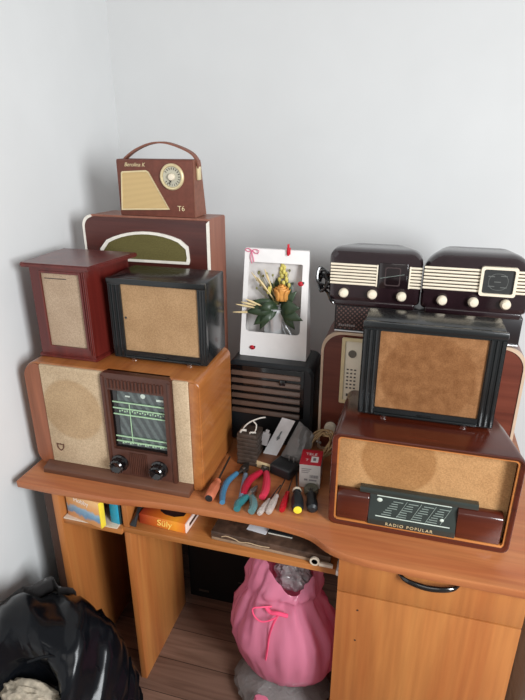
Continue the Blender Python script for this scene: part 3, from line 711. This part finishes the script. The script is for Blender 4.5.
screwdriver('screwdriver with an orange handle and long dark shaft, beside the large wooden radio', (-.470, 1.142), (-.480, 1.352), .085, .0145, orange, .0032, True, M['black'])
def pliers(name, label, cat, h1, h2, joint, jaw, m1, m2, r=.008, jw=.011, jm='dsteel', blade=False, z=.010):
    t = thing(name, label, cat, (joint[0], joint[1], Z))
    for h, m in ((h1, m1), (h2, m2)):
        pts = smooth_path([(x, y, Z+z) for x, y in h], 6)
        bm = NB(); k = len(pts); tube(bm, pts, [r*(.75+.35*math.sin(math.pi*min(1, (i/k)*.8+.15))) for i in range(k)], 10); obj('grip', bm, m, t)
        bm = NB(); e = pts[-1]; tube(bm, [e+(pts[-4]-e)*.3, Vector((joint[0], joint[1], Z+z))], [r*.6, r*.7], 8); obj('arm', bm, M[jm], t)
    j = Vector((joint[0], joint[1], Z+z)); w = Vector((jaw[0], jaw[1], Z+z)); d = (w-j).normalized(); s = Vector((-d.y, d.x, 0))
    for sg in (1, -1):
        bm = NB(); up = Vector((0, 0, .005))
        loft(bm, [[j-d*.008+s*sg*.0004-up, j-d*.008+s*sg*jw-up, j-d*.008+s*sg*jw+up, j-d*.008+s*sg*.0004+up], [j+d*.010+s*sg*.0004-up, j+d*.010+s*sg*jw*1.1-up, j+d*.010+s*sg*jw*1.1+up, j+d*.010+s*sg*.0004+up], [w+s*sg*.0004-up*.6, w+s*sg*.003-up*.6, w+s*sg*.003+up*.6, w+s*sg*.0004+up*.6]])
        obj('jaw', bm, M[jm], t)
    bm = NB(); lathe(bm, [(.005, 0), (.005, .0068), (.003, .0078)], j, (0, 0, 1), 14); obj('rivet', bm, M['steel'], t)
blue = plain('blue_grip', '#3f7394', .35); bluegrey = plain('blue_grey_grip', '#71879c', .35)
pliers('pliers', 'pliers with pale blue handles lying next to the orange screwdriver', 'pliers', [(-.431, 1.142), (-.444, 1.185), (-.448, 1.235), (-.435, 1.283)], [(-.386, 1.168), (-.392, 1.21), (-.400, 1.25), (-.408, 1.283)], (-.420, 1.306), (-.418, 1.345), blue, bluegrey, .0085)
redg = plain('red_grip', '#a61c33', .35); pinkg = plain('coral_red_grip', '#c4334a', .35)
pliers('pliers', 'pliers with bright red handles, between the blue pliers and the clear screwdrivers', 'pliers', [(-.384, 1.186), (-.389, 1.22), (-.386, 1.262), (-.366, 1.305)], [(-.331, 1.189), (-.330, 1.22), (-.338, 1.265), (-.350, 1.305)], (-.359, 1.322), (-.362, 1.365), redg, pinkg, .0105, z=.0125)
teal = plain('teal_grip', '#2f6f74', .25, coat=.4); teal2 = plain('pale_teal_grip', '#58797a', .25, coat=.4)
pliers('cutters', 'small wire cutters with translucent teal handles in front of the red pliers', 'cutters', [(-.383, 1.124), (-.386, 1.143), (-.381, 1.16), (-.372, 1.182)], [(-.343, 1.124), (-.343, 1.145), (-.350, 1.168), (-.360, 1.185)], (-.366, 1.200), (-.358, 1.235), teal, teal2, .0105, .007, 'steel', z=.0115)
clear = plastic_film('clear_handle', '#cfc4bd', .62, .1, .1); redclear = plastic_film('red_clear_handle', '#c2202c', .85, .1, .2)
screwdriver('clear-handled screwdriver closest to the teal cutters', (-.322, 1.124), (-.296, 1.262), .066, .0085, clear, .002)
screwdriver('clear-handled screwdriver closest to the red-handled screwdriver', (-.299, 1.134), (-.290, 1.290), .078, .0095, clear, .002)
screwdriver('screwdriver with a translucent red handle, beside the black and yellow one', (-.267, 1.152), (-.270, 1.300), .082, .0090, redclear, .002)
t = screwdriver('black screwdriver with a yellow end cap, in front of the red box', (-.224, 1.158), (-.268, 1.345), .080, .0155, M['black'], .0028, True, plain('yellow_cap', '#e9d23c', .4))
bm = NB(); lathe(bm, [(.012, 0), (.013, .004), (.012, .008)], (0, .078, .0165), (0, 1, 0), 18); obj('collar', bm, M['cream'], t, world=False, label='cream collar')
t = ax_thing('tool_handle', 'stubby black rubber tool handle right of the yellow-capped screwdriver', 'tool', (-.186, 1.168), (-.205, 1.25))
bm = NB(); loft(bm, [[(math.cos(2*math.pi*k/18)*.016*a, h, .0165+math.sin(2*math.pi*k/18)*.0155*a) for k in range(18)] for a, h in ((.5, 0), (.9, .006), (1, .022), (.85, .045), (.9, .06), (.55, .074))]); obj('grip', bm, M['black'], t, world=False)
bm = NB(); tube(bm, [(0, .072, .0165), (0, .092, .0165)], .005, 10); obj('socket', bm, M['dsteel'], t, world=False)
# red and white carton
t = thing('lamp_carton', 'small red and white carton standing on the desk beside the dark red radio', 'box', (-.219, 1.322, Z), R(4))
bm = NB(); box(bm, -.030, .030, -.038, .038, 0, .078, .0008); obj('carton', bm, plain('white_print', '#d5cfca', .5, var=.04), t, world=False)
bm = NB(); box(bm, -.0303, .0303, -.0383, .0383, .0765, .0790, .0005); rl = obj('lid', bm, M['red'], t, world=False, label='red lid')
bm = NB(); box(bm, .000, .021, -.026, .004, .0788, .0793); obj('sticker', bm, M['white'], rl, world=False)
bm = NB(); box(bm, .006, .014, -.018, -.004, .0790, .0795); obj('sticker_mark', bm, plain('grey_ink', '#8a8488', .6), rl, world=False)
lettering(rl, 'TELE', .016, (-.018, .010, .0790), M['white'], .0002, rot=(0, 0, 0), world=False)
lettering(rl, 'T', .016, (-.016, -.022, .0790), M['white'], .0002, rot=(0, 0, 0), world=False)
bm = NB()
for i in range(9): box(bm, .000+i*.0026, .0013+i*.0026+(i % 3)*.0004, -.0386, -.0378, .034, .044)
for i in range(3): box(bm, -.024, -.004+i*.004, -.0386, -.0378, .050+i*.006, .052+i*.006)
box(bm, -.016, -.006, -.0386, -.0378, .024, .030); box(bm, -.002, .020, -.0386, -.0378, .024, .029)
obj('print', bm, plain('grey_ink_b', '#8e8889', .6), t, world=False)
bm = NB(); lathe(bm, [(.020, 0), (.021, .003), (.021, .016), (.019, .020), (.016, .0205), (.015, .018), (0, .018)], (-.207, 1.262, Z), (0, 0, 1), 28)
single('jar', bm, plastic_film('murky_glass', '#7b7a6a', .75, .15, .15), 'tiny round murky glass jar in front of the red and white carton', 'jar', (-.207, 1.262, Z))
# coil of twine
t = thing('twine_coil', 'loose coil of tan twine behind the red and white carton', 'twine', (-.225, 1.42, Z))
rr = random.Random(7); bm = NB(); pts = []
for i in range(150):
    a = i*.42; r = .040+.010*math.sin(i*.37)+rr.uniform(-.003, .003)
    pts.append((-.212+r*math.cos(a), 1.415+r*.55*math.sin(a)+.008*math.sin(i*.11), Z+.008+.078*(.5+.5*math.sin(a*1.0+.6))+.016*rr.random()+.012*math.sin(i*.08)**2))
tube(bm, smooth_path(pts, 3), .0022, 6); obj('strands', bm, plain('tan_twine', '#ab8d66', .8, var=.2, scale=200), t)
# clear bag with header card
t = thing('parts_bag', 'clear plastic parts bag with a white hang-hole header card, leaning on the louvred radio', 'bag', (-.30, 1.40, Z))
def quadplate(bm, a, b, c, d, th=.001):
    a, b, c, d = map(Vector, (a, b, c, d)); n = (b-a).cross(d-a).normalized()*th
    loft(bm, [[a, b, c, d], [a+n, b+n, c+n, d+n]])
ha, hb, hc, hd = Vector((-.392, 1.375, Z+.004)), Vector((-.348, 1.372, Z+.003)), Vector((-.292, 1.430, Z+.128)), Vector((-.334, 1.434, Z+.132))
bm = NB(); quadplate(bm, ha, hb, hc, hd); hk = obj('header_card', bm, plain('header_white', '#d5d3d4', .35), t, label='white header card')
u_ = (hb-ha); v_ = (hd-ha); nn = u_.cross(v_).normalized()
cc = ha+u_*.48+v_*.60
if nn.y > 0: nn = -nn
bm = NB(); sl = [cc+nn*.0016+u_*(a*.34)+v_*(b*.22) for a, b in ((-.05, -.5), (.35, -.2), (.12, -.1), (.10, .5), (-.18, .45), (-.2, .0), (-.42, -.15))]
loft(bm, [sl, [p+nn*.0004 for p in sl]]); obj('hang_hole', bm, M['gloss'], hk)
film = plastic_film('clear_film', '#a5a3a2', .62, .15, .2, 60)
bm = NB(); G = []
for i in range(15):
    row = []
    for j in range(15):
        u, v = i/14, j/14
        p = hb.lerp(hc, v)+Vector((.012, .004, 0))+(Vector((.125, -.004, -.002)) if v < .5 else Vector((.125, -.004, -.002))).lerp(Vector((.070, .0, -.06)), v)*u*.72
        bul = math.sin(math.pi*u)*math.sin(math.pi*v)
        p = p+Vector((0, -.022*bul, .006*bul))+Vector((0, -1, .3))*(.010*noise.noise(Vector((u*5, v*5, 1))))
        p.z = max(p.z, Z+.002); row.append(p)
    G.append(row)
loft(bm, G, False, False, False); obj('film', bm, film, t, solid=.0006, angle=25)
bm = NB()
for i in range(26):
    u, v = rr.random(), rr.random(); p = hb.lerp(hc, .15+v*.6)+Vector((.02+.085*u, .008, -.03*u*v)); p.z = max(p.z, Z+.006)
    ball(bm, p, (rr.uniform(.004, .008),)*2+(rr.uniform(.003, .006),), 5)
obj('small_parts', bm, plain('grey_parts', '#77706a', .5, var=.4, scale=30), t)
# transformer
t = thing('transformer', 'dark laminated transformer block with white wires at the foot of the louvred radio', 'transformer', (-.420, 1.372, Z), R(-3))
bm = NB()
for i in range(8): box(bm, -.033+(i % 2)*.0015, .033-(i % 2)*.0015, -.030, .030, .002+i*.0135, .0145+i*.0135, .0015)
obj('core', bm, plain('core_brown', '#41362f', .5, var=.35, scale=60), t, world=False)
bm = NB(); box(bm, -.024, .024, -.026, .026, 0, .108, .001); obj('winding', bm, M['dkedge'], t, world=False)
bm = NB()
tube(bm, smooth_path([(-.022, -.01, .108), (-.010, -.015, .130), (.008, -.01, .146), (.032, 0, .156), (.046, .01, .156)]), .0022, 7)
tube(bm, smooth_path([(.012, -.015, .107), (.024, -.02, .122), (.026, -.016, .140), (.014, -.01, .148)]), .0020, 7)
tube(bm, smooth_path([(-.024, -.02, .108), (-.018, -.022, .118), (-.004, -.02, .118)]), .0035, 7)
tube(bm, smooth_path([(.006, -.02, .108), (.010, -.024, .116), (.026, -.02, .116)]), .0025, 7)
obj('wires', bm, plain('white_wire', '#cfc9c0', .5), t, world=False)
bm = NB(); box(bm, -.012, .012, -.006, .006, 0, .042, .003); box(bm, -.006, .006, -.004, .004, .040, .052, .002)
o = single('plug', bm, plain('plug_grey', '#b9b4b4', .4), 'small pale grey plug leaning beside the transformer block', 'plug', (0, 0, 0)); o.location = (-.384, 1.392, Z+.052); o.rotation_euler = (R(-10), R(15), 0)
bm = NB(); box(bm, -.034, .034, -.022, .022, 0, .048, .004)
t = thing('relay', 'black plastic housing between the transformer and the header card', 'housing', (-.385, 1.440, Z)); 
obj('housing', bm, M['black'], t, world=False); bm = NB(); box(bm, -.020, .020, -.0235, -.0215, .012, .034, .001); obj('face_plate', bm, M['gloss'], t, world=False)
# cream block
t = thing('cardboard_sleeve', 'small brown sleeve with a cream end in front of the header card', 'sleeve', (-.366, 1.356, Z), R(-14))
bm = NB(); box(bm, -.029, .029, -.018, .044, 0, .026, .002); obj('sleeve', bm, plain('brown_sleeve', '#7c4f36', .5), t, world=False)
bm = NB(); box(bm, -.028, .028, -.0205, -.0175, .001, .025, .002); obj('end_face', bm, plain('cream_end', '#d9c49a', .5), t, world=False, label='cream end')
# black adapter
t = thing('adapter', 'black power adapter with two prongs left of the red and white carton', 'adapter', (-.300, 1.335, Z), R(-20))
bm = NB(); box(bm, -.038, .034, -.030, .030, 0, .036, .007, 3); obj('housing', bm, M['black'], t, world=False)
for x in (.002, .018):
    bm = NB(); lathe(bm, [(.002, 0), (.002, .014), (.0012, .016)], (x, .018, .035), (0, 0, 1), 10); obj('prong', bm, M['steel'], t, world=False)

# ------------------------------------------------------------------ shelf and tray items
SH = .624
bm = NB(); add(bm, trap(-.919, -.742, 1.0985, 1.25, -.742, SH+.0004, SH+.0036, 0)); single('paper_stack', bm, plain('beige_sheets', '#d8c7b4', .7), 'thin sheaf of pale paper under the orange picture box', 'paper', (-.82, 1.15, SH))
t = thing('picture_box', 'orange and blue picture box with a yellow spine on the left shelf', 'box', (-.784, 1.084, SH+.0038), R(-13))
def picture():
    m, nt, b = base_mat('picture_print')
    n = nt.nodes.new('ShaderNodeTexNoise'); n.inputs['Scale'].default_value = 45; n.inputs['Detail'].default_value = 3; nt.links.new(coords(nt), n.inputs['Vector'])
    s = nt.nodes.new('ShaderNodeSeparateXYZ'); nt.links.new(coords(nt), s.inputs[0])
    a = nt.nodes.new('ShaderNodeMath'); a.operation = 'MULTIPLY_ADD'; a.inputs[1].default_value = .035; nt.links.new(n.outputs['Fac'], a.inputs[0]); nt.links.new(s.outputs['Z'], a.inputs[2])
    c = ramp(nt, a.outputs[0], [(.030, lin('#d99a63')), (.038, lin('#6f93b4')), (.058, lin('#8fb0c4')), (.066, lin('#d99a5e')), (.10, lin('#e2b27a'))])
    nt.links.new(c, b.inputs['Base Color']); b.inputs['Roughness'].default_value = .4
    return m
bm = NB(); box(bm, -.132, 0, 0, .018, 0, .088, .0008); obj('cover', bm, picture(), t, world=False)
bm = NB(); box(bm, -.0005, .0025, -.0003, .0183, .0004, .0876, .0006); obj('spine', bm, plain('yellow_spine', '#ecd13a', .4), t, world=False, label='yellow spine')
lettering(t, 'Hobby', .022, (-.100, -.0006, .062), plain('pale_letters', '#e7d9cc', .5), .0003, world=False)
t = thing('blue_box', 'narrow cyan box standing against the desk divider, behind the yellow spine', 'box', (-.756, 1.115, SH+.0038), R(-8))
bm = NB(); box(bm, -.016, .014, 0, .10, 0, .084, .002); obj('carton', bm, plain('cyan_card', '#2b97b5', .4, var=.2, scale=25), t, world=False)
bm = NB(); box(bm, .0142, .018, .002, .10, 0, .082, .001); obj('dark_side', bm, plain('dark_teal', '#1c3a3f', .5), t, world=False)
TR = .626
t = thing('game_box', 'flat orange box with yellow lettering on the pull-out tray', 'box', (-.615, 1.135, TR), R(-3))
def orange_print():
    m, nt, b = base_mat('orange_print')
    s = nt.nodes.new('ShaderNodeSeparateXYZ'); nt.links.new(coords(nt), s.inputs[0])
    a = nt.nodes.new('ShaderNodeMath'); a.operation = 'MULTIPLY_ADD'; a.inputs[1].default_value = 6; a.inputs[2].default_value = .5; nt.links.new(s.outputs['X'], a.inputs[0])
    nt.links.new(ramp(nt, a.outputs[0], [(.1, lin('#a83d22')), (.45, lin('#cd6a24')), (.75, lin('#e6962c')), (1, lin('#cf5f2c'))]), b.inputs['Base Color']); b.inputs['Roughness'].default_value = .35
    return m
bm = NB(); box(bm, -.075, .072, 0, .10, 0, .034, .001); obj('carton', bm, orange_print(), t, world=False)
bm = NB(); box(bm, .0722, .0765, .001, .099, .001, .033, .001); e_ = obj('end_flap', bm, plain('pale_pink_card', '#e5cdc2', .5), t, world=False)
bm = NB(); box(bm, .0763, .0772, .020, .080, .012, .022); obj('flap_mark', bm, M['dkedge'], e_, world=False)
bm = NB(); o_ = [(-.02, .03), (.0, .02), (.03, .018), (.055, .03), (.058, .07), (.03, .09), (-.02, .092), (-.035, .06)]; prism(bm, o_, .0335, .0346, 'xy'); obj('top_picture', bm, plain('dark_picture', '#33201e', .4, var=.5, scale=30), t, world=False)
lettering(t, 'Süly', .030, (-.018, -.0004, .008), plain('yellow_letters', '#f3cf6b', .4), .0004, world=False, shear=.1)
t = thing('cable_bundle', 'black cable bundle in the corner between tray and divider', 'cable', (-.695, 1.13, TR))
bm = NB()
for k in range(4): tube(bm, smooth_path([(-.703+k*.004, 1.112, TR+.008), (-.700+k*.003, 1.13, TR+.022+.004*k), (-.694, 1.17, TR+.040+.004*k), (-.685+k*.004, 1.24, TR+.052)]), .0045, 7)
obj('cables', bm, M['black'], t)
t = thing('old_album', 'old dark brown album with tan worn edges on the pull-out tray', 'album', (-.29, 1.196, TR), R(-2))
bm = NB(); box(bm, -.172, .168, -.070, .13, .006, .028, .002); obj('cover', bm, plain('worn_leather', '#4a372c', .45, var=.6, scale=35, bmp=.2), t, world=False)
bm = NB(); box(bm, -.170, .166, -.072, -.0675, .0015, .010, .001); box(bm, -.168, .164, -.068, .128, .0, .0065); obj('page_edges', bm, plain('tan_pages', '#8d735c', .8, var=.2), t, world=False)
bm = NB(); tube(bm, smooth_path([(-.14, -.071, .016), (-.125, -.0715, .022), (-.10, -.0715, .018), (-.085, -.0715, .012), (-.06, -.0715, .016), (-.03, -.0715, .014), (0, -.0715, .016)]), .0014, 6); obj('ornament', bm, plain('tan_line', '#b79c7c', .6), t, world=False)
bm = NB(); box(bm, -.029, .029, -.018, .030, 0, .0012); o = single('paper_note', bm, plain('paper_white', '#dcdde2', .6), 'small white paper note on the old album', 'paper', (0, 0, 0)); o.location = (-.338, 1.178, TR+.0285); o.rotation_euler = (0, 0, R(-8))
t = thing('notebook', 'small black notebook with pale edge lying on the old album', 'notebook', (-.272, 1.185, TR+.0285), R(-2))
bm = NB(); box(bm, -.034, .036, -.022, .06, .003, .008, .001); obj('cover', bm, M['black'], t, world=False)
bm = NB(); box(bm, -.033, .035, -.0225, .059, 0, .003); obj('pages', bm, plain('page_edge', '#cfcabf', .7), t, world=False)
t = thing('cable_clip', 'small white plastic clip at the right end of the tray', 'clip', (-.150, 1.105, TR))
bm = NB(); lathe(bm, [(.013, 0), (.013, .006), (.008, .006), (.008, 0)], (-.165, 1.108, TR+.0135), (0, 1, 0), 20); obj('ring', bm, plain('dull_white', '#c9bba8', .5), t)
bm = NB(); box(bm, -.154, -.116, 1.106, 1.116, TR+.003, TR+.012, .002); obj('arm', bm, plain('dull_white_b', '#c9b9a8', .5), t)

# ------------------------------------------------------------------ under the desk
t = thing('computer_case', 'black computer case lying on the floor at the back of the knee space', 'computer', (-.50, 1.6, 0))
cb = plain('matte_black', '#0c0c0d', .7, spec=.2)
bm = NB(); box(bm, -.70, -.28, 1.47, 1.78, .012, .40, .004); obj('case', bm, cb, t)
bm = NB(); box(bm, -.69, -.29, 1.464, 1.4705, .02, .39, .003); fp = obj('front_panel', bm, cb, t)
bm = NB(); box(bm, -.66, -.62, 1.4628, 1.465, .05, .06); obj('badge', bm, M['dsteel'], fp)
bm = NB(); box(bm, -.50, -.47, 1.4628, 1.465, .13, .135); obj('drive_slot', bm, M['dsteel'], fp)
for x, y in ((-.67, 1.5), (-.31, 1.5), (-.67, 1.75), (-.31, 1.75)):
    bm = NB(); lathe(bm, [(.012, 0), (.014, .0125)], (x, y, 0), (0, 0, 1), 12); obj('foot', bm, M['black'], t)

def crumple(c, rad, zs, seed, name, mat, parent=None, amp=.18, n=48, m=28):
    """lumpy closed bag: rings of (height fraction, radius fraction)"""
    bm = NB(); L = []
    for h, f in zs:
        ring_ = []
        for k in range(n):
            a = 2*math.pi*k/n; d = Vector((math.cos(a), math.sin(a), 0))
            q = noise.noise(Vector((d.x*1.7+seed, d.y*1.7, h*2.2)))+.5*noise.noise(Vector((d.x*5+seed, d.y*5, h*6)))
            rg = 1-abs(noise.noise(Vector((d.x*4+seed*2, d.y*4, h*1.4))))*2
            r_ = f*(1+amp*q+amp*.45*rg)
            ring_.append((c[0]+d.x*rad[0]*r_, c[1]+d.y*rad[1]*r_, max(c[2]+.0005, c[2]+rad[2]*h*(1+.10*q*(h > .2)))))
        L.append(ring_)
    loft(bm, L); return bm
def blob(c, rad, seed, amp=.25, freq=2.0, sub=5):
    bm = NB(); bmesh.ops.create_icosphere(bm, subdivisions=sub, radius=1)
    for v in bm.verts:
        d = v.co.normalized(); o = Vector((seed, seed*.7, -seed))
        f = 1+amp*(noise.noise(d*freq+o)+.5*(1-2*abs(noise.noise(d*freq*1.7+o)))-.2)
        v.co = Vector(c)+Vector((d.x*rad[0], d.y*rad[1], d.z*rad[2]))*f
    return bm
# grey bags below the pink one
t = thing('grey_bag', 'crumpled clear grey plastic bag on the floor under the pink bag', 'bag', (-.27, 1.17, 0))
zz = [(0, .75), (.02, .9), (.15, 1.02), (.35, 1.06), (.55, 1.0), (.75, .85), (.9, .6), (.98, .3), (1, .05)]
obj('film', crumple((-.27, 1.20, 0), (.145, .115, .082), zz, 3.3, '', None, amp=.10), plastic_film('grey_film', '#8f8a88', .8, .15, .2, 40), t, angle=20)
# pink bag
t = thing('pink_bag', 'stuffed pink plastic bag tied with a drawstring under the tray', 'bag', (-.27, 1.20, .11))
bm = NB(); L = []; n = 120
prof = [(.085, .03), (.087, .07), (.10, .105), (.13, .132), (.17, .154), (.215, .165), (.265, .168), (.31, .164), (.35, .153), (.385, .134), (.41, .120), (.425, .110), (.435, .106), (.45, .108), (.475, .112), (.50, .108), (.53, .100), (.565, .090), (.575, .086)]
for i, (z, r) in enumerate(prof):
    row = []
    up = max(0, (z-.435)/.14); fold = max(0, min(1, (z-.15)/.25))
    for k in range(n):
        a = 2*math.pi*k/n; d = (math.cos(a), math.sin(a))
        q = noise.noise(Vector((d[0]*1.6, d[1]*1.6, z*9)))
        q2 = noise.noise(Vector((d[0]*4+3, d[1]*4, z*16))); rg = 1-2*abs(noise.noise(Vector((d[0]*5+z*3, d[1]*5+7, z*7))))
        rr_ = r*(1+.08*q+.05*q2+.05*rg-.02+fold*(.06*math.sin(9*a+3*q)+.035*math.sin(21*a+4*q2))*(1 if z < .44 else .9))
        # front-right rim dips so the mouth shows
        dip = max(0, math.cos(a-R(-62)))**3
        zz_ = z-.095*dip*up-.03*up*(.5+.5*math.sin(3*a))
        cx = -.268+.010*math.sin(z*9)+.02*up; cy = 1.205
        row.append((cx+d[0]*rr_, cy+d[1]*rr_*.66, zz_))
    L.append(row)
loft(bm, L, True, False)
pinkm = plastic_film('pink_film', '#ec8fab', .9, .16, .4, 9, True)
obj('film', bm, pinkm, t, angle=60)
gz = [(0, .75), (.1, .95), (.4, 1.0), (.7, .85), (.9, .55), (1, .1)]
obj('contents', blob((-.240, 1.208, .485), (.052, .034, .055), 9.1, .35), plain('grey_contents', '#8a8082', .3, var=.4, scale=25), t, angle=25, label='grey contents in the mouth')
rib = plain('pink_tie', '#ea4f76', .35)
bm = NB(); kx, ky, kz = -.285, 1.127, .428
tube(bm, smooth_path([(kx, ky, kz), (-.315, 1.112, .432), (-.335, 1.105, .428), (-.330, 1.102, .405), (-.310, 1.100, .392), (-.285, 1.103, .400), (-.262, 1.110, .415)]), .0025, 7)
tube(bm, smooth_path([(-.262, 1.112, .420), (-.275, 1.100, .39), (-.284, 1.096, .35), (-.288, 1.090, .30), (-.292, 1.086, .262)]), [.0045]*25, 7, flat=.5)
tube(bm, smooth_path([(-.300, 1.122, .425), (-.285, 1.115, .418), (-.262, 1.112, .424), (-.235, 1.116, .418)]), .006, 8)
obj('drawstring', bm, rib, t)
bm = NB(); L = []
for i in range(6):
    z = .094-i*.0185; w = .018+i*.006
    L.append([(-.305+w*math.cos(a)*(1+.2*math.sin(5*a+i)), 1.085+.012*math.sin(a)*(1+.2*math.sin(3*a)), z) for a in [2*math.pi*j/24 for j in range(24)]])
loft(bm, L, True, True); obj('tail', bm, pinkm, t)

# black bag, front left
t = thing('rubbish_bag', 'large open black plastic bag in front of the desk by the left wall', 'bag', (-.86, .86, 0))
def black_film():
    m, nt, b = base_mat('black_film'); b.inputs['Base Color'].default_value = lin('#0d0f13'); b.inputs['Roughness'].default_value = .22; b.inputs['Specular IOR Level'].default_value = .22
    n = nt.nodes.new('ShaderNodeTexNoise'); n.noise_type = 'RIDGED_MULTIFRACTAL'; n.inputs['Scale'].default_value = 7; n.inputs['Detail'].default_value = 4; n.inputs['Distortion'].default_value = .8
    nt.links.new(coords(nt, (.7, 1.2, 1.6)), n.inputs['Vector']); bump(nt, b, n.outputs['Fac'], .55, .03)
    return m
BF = black_film()
bm = NB(); bmesh.ops.create_icosphere(bm, subdivisions=6, radius=1)
BC, BR_, mouth = Vector((-.858, .880, 0)), (.224, .186, .512), Vector((-.84, .742, .42))
for v_ in bm.verts:
    d = v_.co.normalized(); d.z = max(d.z, 0) if d.z > -.02 else 0
    q = sum(abs(d[i]/BR_[i])**2.5 for i in range(3))**(-1/2.5) if d.length > 1e-4 else 0
    # long folds sweep from the lower left up to the right
    x, y, z = d; sw = z*2.6-x*1.3-y*1.2
    f1 = 1-2*abs(noise.noise(Vector((sw*2.3, (x+y)*.7+3, 1.5)))); f2 = 1-2*abs(noise.noise(Vector((sw*5.2+7, (x-y)*1.3, 4.2)))); f3 = noise.noise(Vector((x*2.2, y*2.2, z*2.2+8)))
    f4 = 1-2*abs(noise.noise(Vector((sw*9+1, (x-y)*3+z*2, 9.2))))
    p = BC+d*q*(1+.06*(f1-.6)+.034*(f2-.6)+.012*f4+.05*f3)
    dd = p-mouth; w = max(0, 1-(dd.x/.105)**2-((dd.y)/.062)**2) if p.z > .2 else 0
    p += Vector((.01, .045, -.16))*min(1, w*2.0)
    p.x = max(p.x, -1.086); p.z = max(p.z, 0); v_.co = p
obj('film', bm, BF, t, angle=80)
bm = NB()
for pts in ([(-.83, .775, .452), (-.79, .797, .458), (-.755, .815, .446), (-.716, .838, .416), (-.690, .860, .372), (-.682, .850, .32)], [(-.735, .80, .43), (-.72, .79, .39), (-.725, .775, .35)]):
    tube(bm, smooth_path(pts, 5), .0045, 7, flat=.6)
obj('hem', bm, BF, t)
bm = NB(); top = smooth_path([(-1.083, .945, .39), (-1.0, .985, .448), (-.92, 1.01, .482), (-.87, 1.03, .44)], 6)
loft(bm, [[(p.x, p.y-.012*math.sin(i), p.z-(.10*(1-i/(len(top)-1))+.02)*(1-k/3)-.03*(i/(len(top)-1))**3) for i, p in enumerate(top)] for k in range(4)], False, False, False)
obj('back_flap', bm, plastic_film('grey_black_film', '#3a3838', .85, .3, .2), t, solid=.0006, label='greyer raised back edge')
t = thing('paper_bundle', 'speckled beige paper bundle showing in the mouth of the black bag', 'bundle', (-.835, .77, .28))
obj('paper', blob((-.842, .775, .315), (.085, .034, .045), 4.4, .3, 1.6), plain('speckled_beige', '#a59a88', .7, var=.35, scale=60), t, angle=25)

# plastic bag right of the drawer unit
t = thing('storage_bag', 'bulging smoky clear bag standing right of the drawer unit', 'bag', (.47, 1.2, 0))
zz = [(0, .8), (.02, .95), (.15, 1.0), (.3, 1.04), (.45, 1.0), (.6, .97), (.75, .93), (.88, .8), (.96, .5), (1, .1)]
obj('film', crumple((.458, 1.19, 0), (.105, .13, .66), zz, 12.7, '', None, amp=.09), plastic_film('smoky_film', '#8d8880', .92, .12, .15, 14), t, angle=25)
bm = NB(); tube(bm, smooth_path([(.352, 1.17, .598), (.368, 1.125, .602), (.395, 1.095, .600), (.43, 1.082, .596)]), .003, 7); obj('tie', bm, M['white'], t)

# ------------------------------------------------------------------ light, camera, view
w = bpy.data.worlds.new('World'); sc.world = w; w.use_nodes = True
bg = w.node_tree.nodes['Background']; bg.inputs[0].default_value = (1, .98, .95, 1); bg.inputs[1].default_value = .37
def area(name, loc, target, sx, sy, power, col):
    l = bpy.data.lights.new(name, 'AREA'); l.shape = 'RECTANGLE'; l.size = sx; l.size_y = sy; l.energy = power; l.color = col
    o = bpy.data.objects.new(name, l); COL.objects.link(o); o.location = loc
    o.rotation_euler = (Vector(target)-Vector(loc)).to_track_quat('-Z', 'Y').to_euler()
area('balcony_door_light', (1.85, -.6, 1.85), (-1.09, .35, .15), .9, 1.3, 122, (.95, .98, 1))
area('front_fill', (.3, -1.9, 2.4), (-.1, 1.9, .5), 1.4, 1.0, 9, (1, .97, .93))  # added fill light behind the camera, lightening the front faces; no known window

cam = bpy.data.cameras.new('camera'); co = bpy.data.objects.new('camera', cam); COL.objects.link(co)
co.location = (0, 0, 1.69); th = math.atan(540/1340)
co.rotation_euler = (math.pi/2-th, 0, R(15.5))
cam.sensor_fit = 'VERTICAL'; cam.sensor_height = 36; cam.lens = 540/700*36; cam.clip_start = .02
sc.camera = co
vs = sc.view_settings; vs.view_transform = 'Standard'; vs.look = 'None'; vs.gamma = 1; vs.use_curve_mapping = False; vs.exposure = 0
